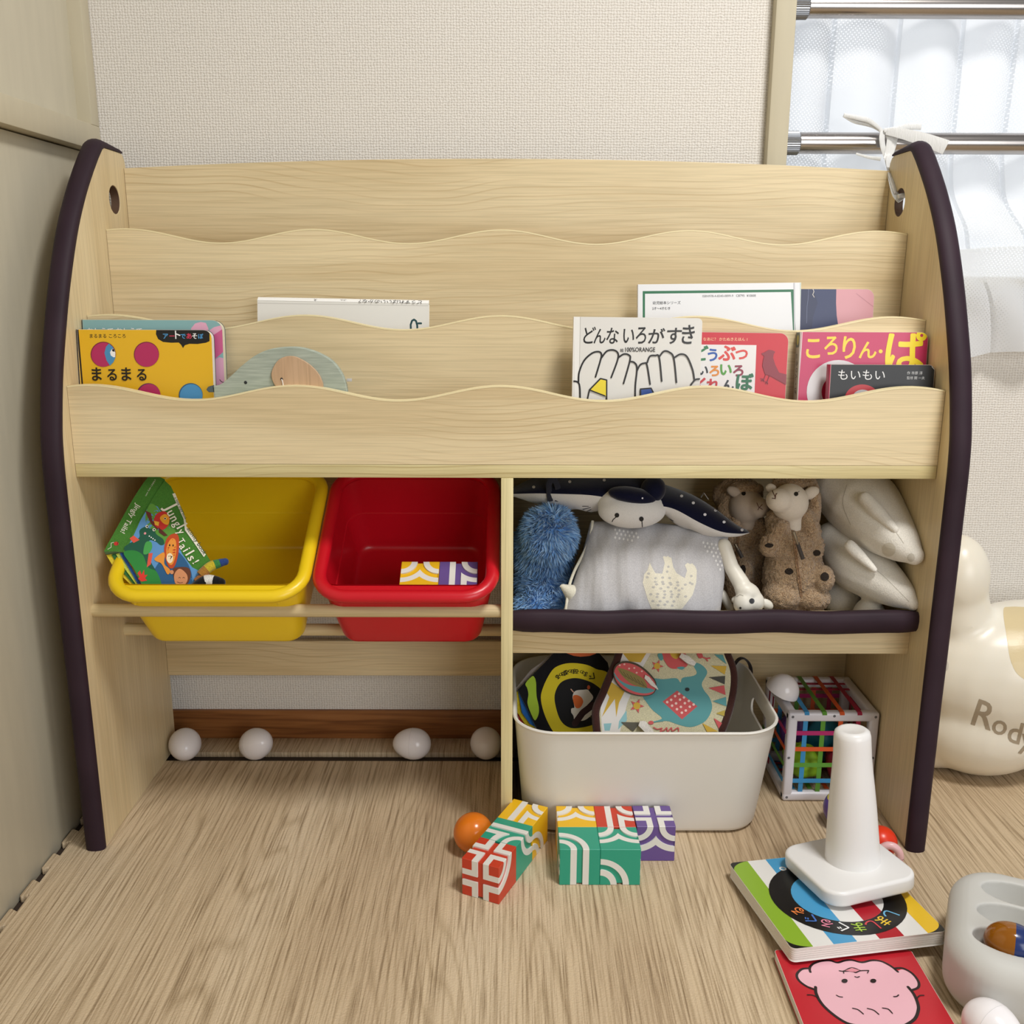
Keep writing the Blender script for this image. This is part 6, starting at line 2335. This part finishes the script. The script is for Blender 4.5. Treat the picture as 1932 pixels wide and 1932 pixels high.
def curt(a, c):
    z = 1.32 - c * 0.655
    low = max(0.0, (1.0 - z) / 0.335)
    lo2 = low * low * (3 - 2 * low)
    x0 = 1.0125 + a * 0.985
    for k in range(10):
        if SEAMS[k] <= x0 <= SEAMS[k + 1]:
            q = (x0 - SEAMS[k]) / (SEAMS[k + 1] - SEAMS[k])
            break
    x = x0 + lo2 * 0.22 * (x0 - 1.0125)
    fold = 0.012 * math.sin(PI * q) * (1 - 0.4 * low) - 0.013 * (q ** 8) * (1 - 0.5 * low)
    y = 0.106 - fold - 0.088 * lo2
    dg = math.sin((x * 0.9 + z * 1.0) * 40 + 2.2 * math.sin(x * 13 - z * 9))
    y -= 0.013 * min(1, low * 2.2) * dg * (1 - 0.5 * lo2)
    y -= 0.003 * math.sin(x * 43 + z * 9)
    if z < 0.84:
        y = min(y, 0.040)
    zz_ = z - 0.010 * lo2 * math.sin(x * 17) + 0.05 * lo2 * (x - 1.1)
    return Vector((x, y, zz_))
cu_ = MB().grid(330, 120, curt, t.m)
o = cu_.build('curtain')
tag(o, 'sheer white curtain with tiny holes hanging over the window', 'curtain')

# white plastic twine tying the shelf to the lower bar
t = NT('white_plastic_twine', 0.35, 0.5)
t.b.inputs['Base Color'].default_value = rgb((236, 236, 234))
nz = t.n('ShaderNodeTexNoise', Scale=1.0, Detail=2.0)
t.l(t.coord((600, 600, 60)), nz.inputs['Vector'])
t.bump(nz.outputs[0], 0.6, 0.001)
t.b.inputs['Transmission Weight'].default_value = 0.15
TW = t.m
tw = thing('plastic_twine', 'white plastic twine tying the bookshelf grip hole to the lower window bar', 'twine', (1.17, 0.03, BARZ))
def ribbon(name, pts, w0, flat=0.22, up=(0, -1, 0)):
    P = catmull([tuple(at_y(*p)) for p in pts], 6)
    n = len(P)
    w0 = [q * 0.8 for q in w0]
    ws_ = [w0[0] + (w0[-1] - w0[0]) * i / (n - 1) if len(w0) == 2 else (w0[0] + (w0[1] - w0[0]) * min(1, 2 * i / (n - 1)) + (w0[2] - w0[1]) * max(0, 2 * i / (n - 1) - 1)) for i in range(n)]
    MB().tube(P, ws_, TW, 10, flat=flat, up=up).build(name, tw)
ribbon('strand', [(1668, 246, .040), (1664, 258, .038), (1666, 278, .038), (1672, 296, .036), (1678, 318, .012), (1683, 345, -.018), (1690, 368, -.036), (1700, 379, -.043)], (.006, .005, .0075))
ribbon('strand', [(1690, 255, .039), (1686, 275, .037), (1678, 296, .034), (1676, 310, .020), (1683, 342, -.016), (1691, 366, -.037)], (.005, .0055, .005))
ribbon('strand', [(1676, 247, .040), (1680, 262, .038), (1676, 285, .037), (1672, 300, .034)], (.008, .006))
ribbon('loop', [(1665, 248, .040), (1650, 238, .040), (1632, 232, .041), (1612, 228, .040), (1592, 217, .038)], (.004, .0055, .004), 0.4)
ribbon('loop', [(1660, 243, .038), (1640, 228, .036), (1618, 222, .036), (1592, 217, .038)], (.003, .005, .004), 0.4)
ribbon('tail', [(1668, 246, .036), (1690, 244, .034), (1715, 239, .032), (1738, 239, .030)], (.004, .006, .0065), 0.3)
ribbon('tail', [(1672, 248, .036), (1700, 252, .028), (1740, 262, .018), (1785, 278, .006)], (.006, .011, .014), 0.12)
ribbon('tail', [(1662, 300, .036), (1640, 297, .042), (1615, 290, .042)], (.004, .002), 0.3)
P = [Vector((1.157, -0.0455, 0.920)), Vector((1.163, -0.046, 0.9215)), Vector((1.178, -0.044, 0.921)), Vector((1.190, -0.030, 0.926))]
MB().tube(catmull([tuple(p) for p in P], 5), 0.0085, TW, 10, flat=0.4, up=(0, 0, 1)).build('strand', tw)
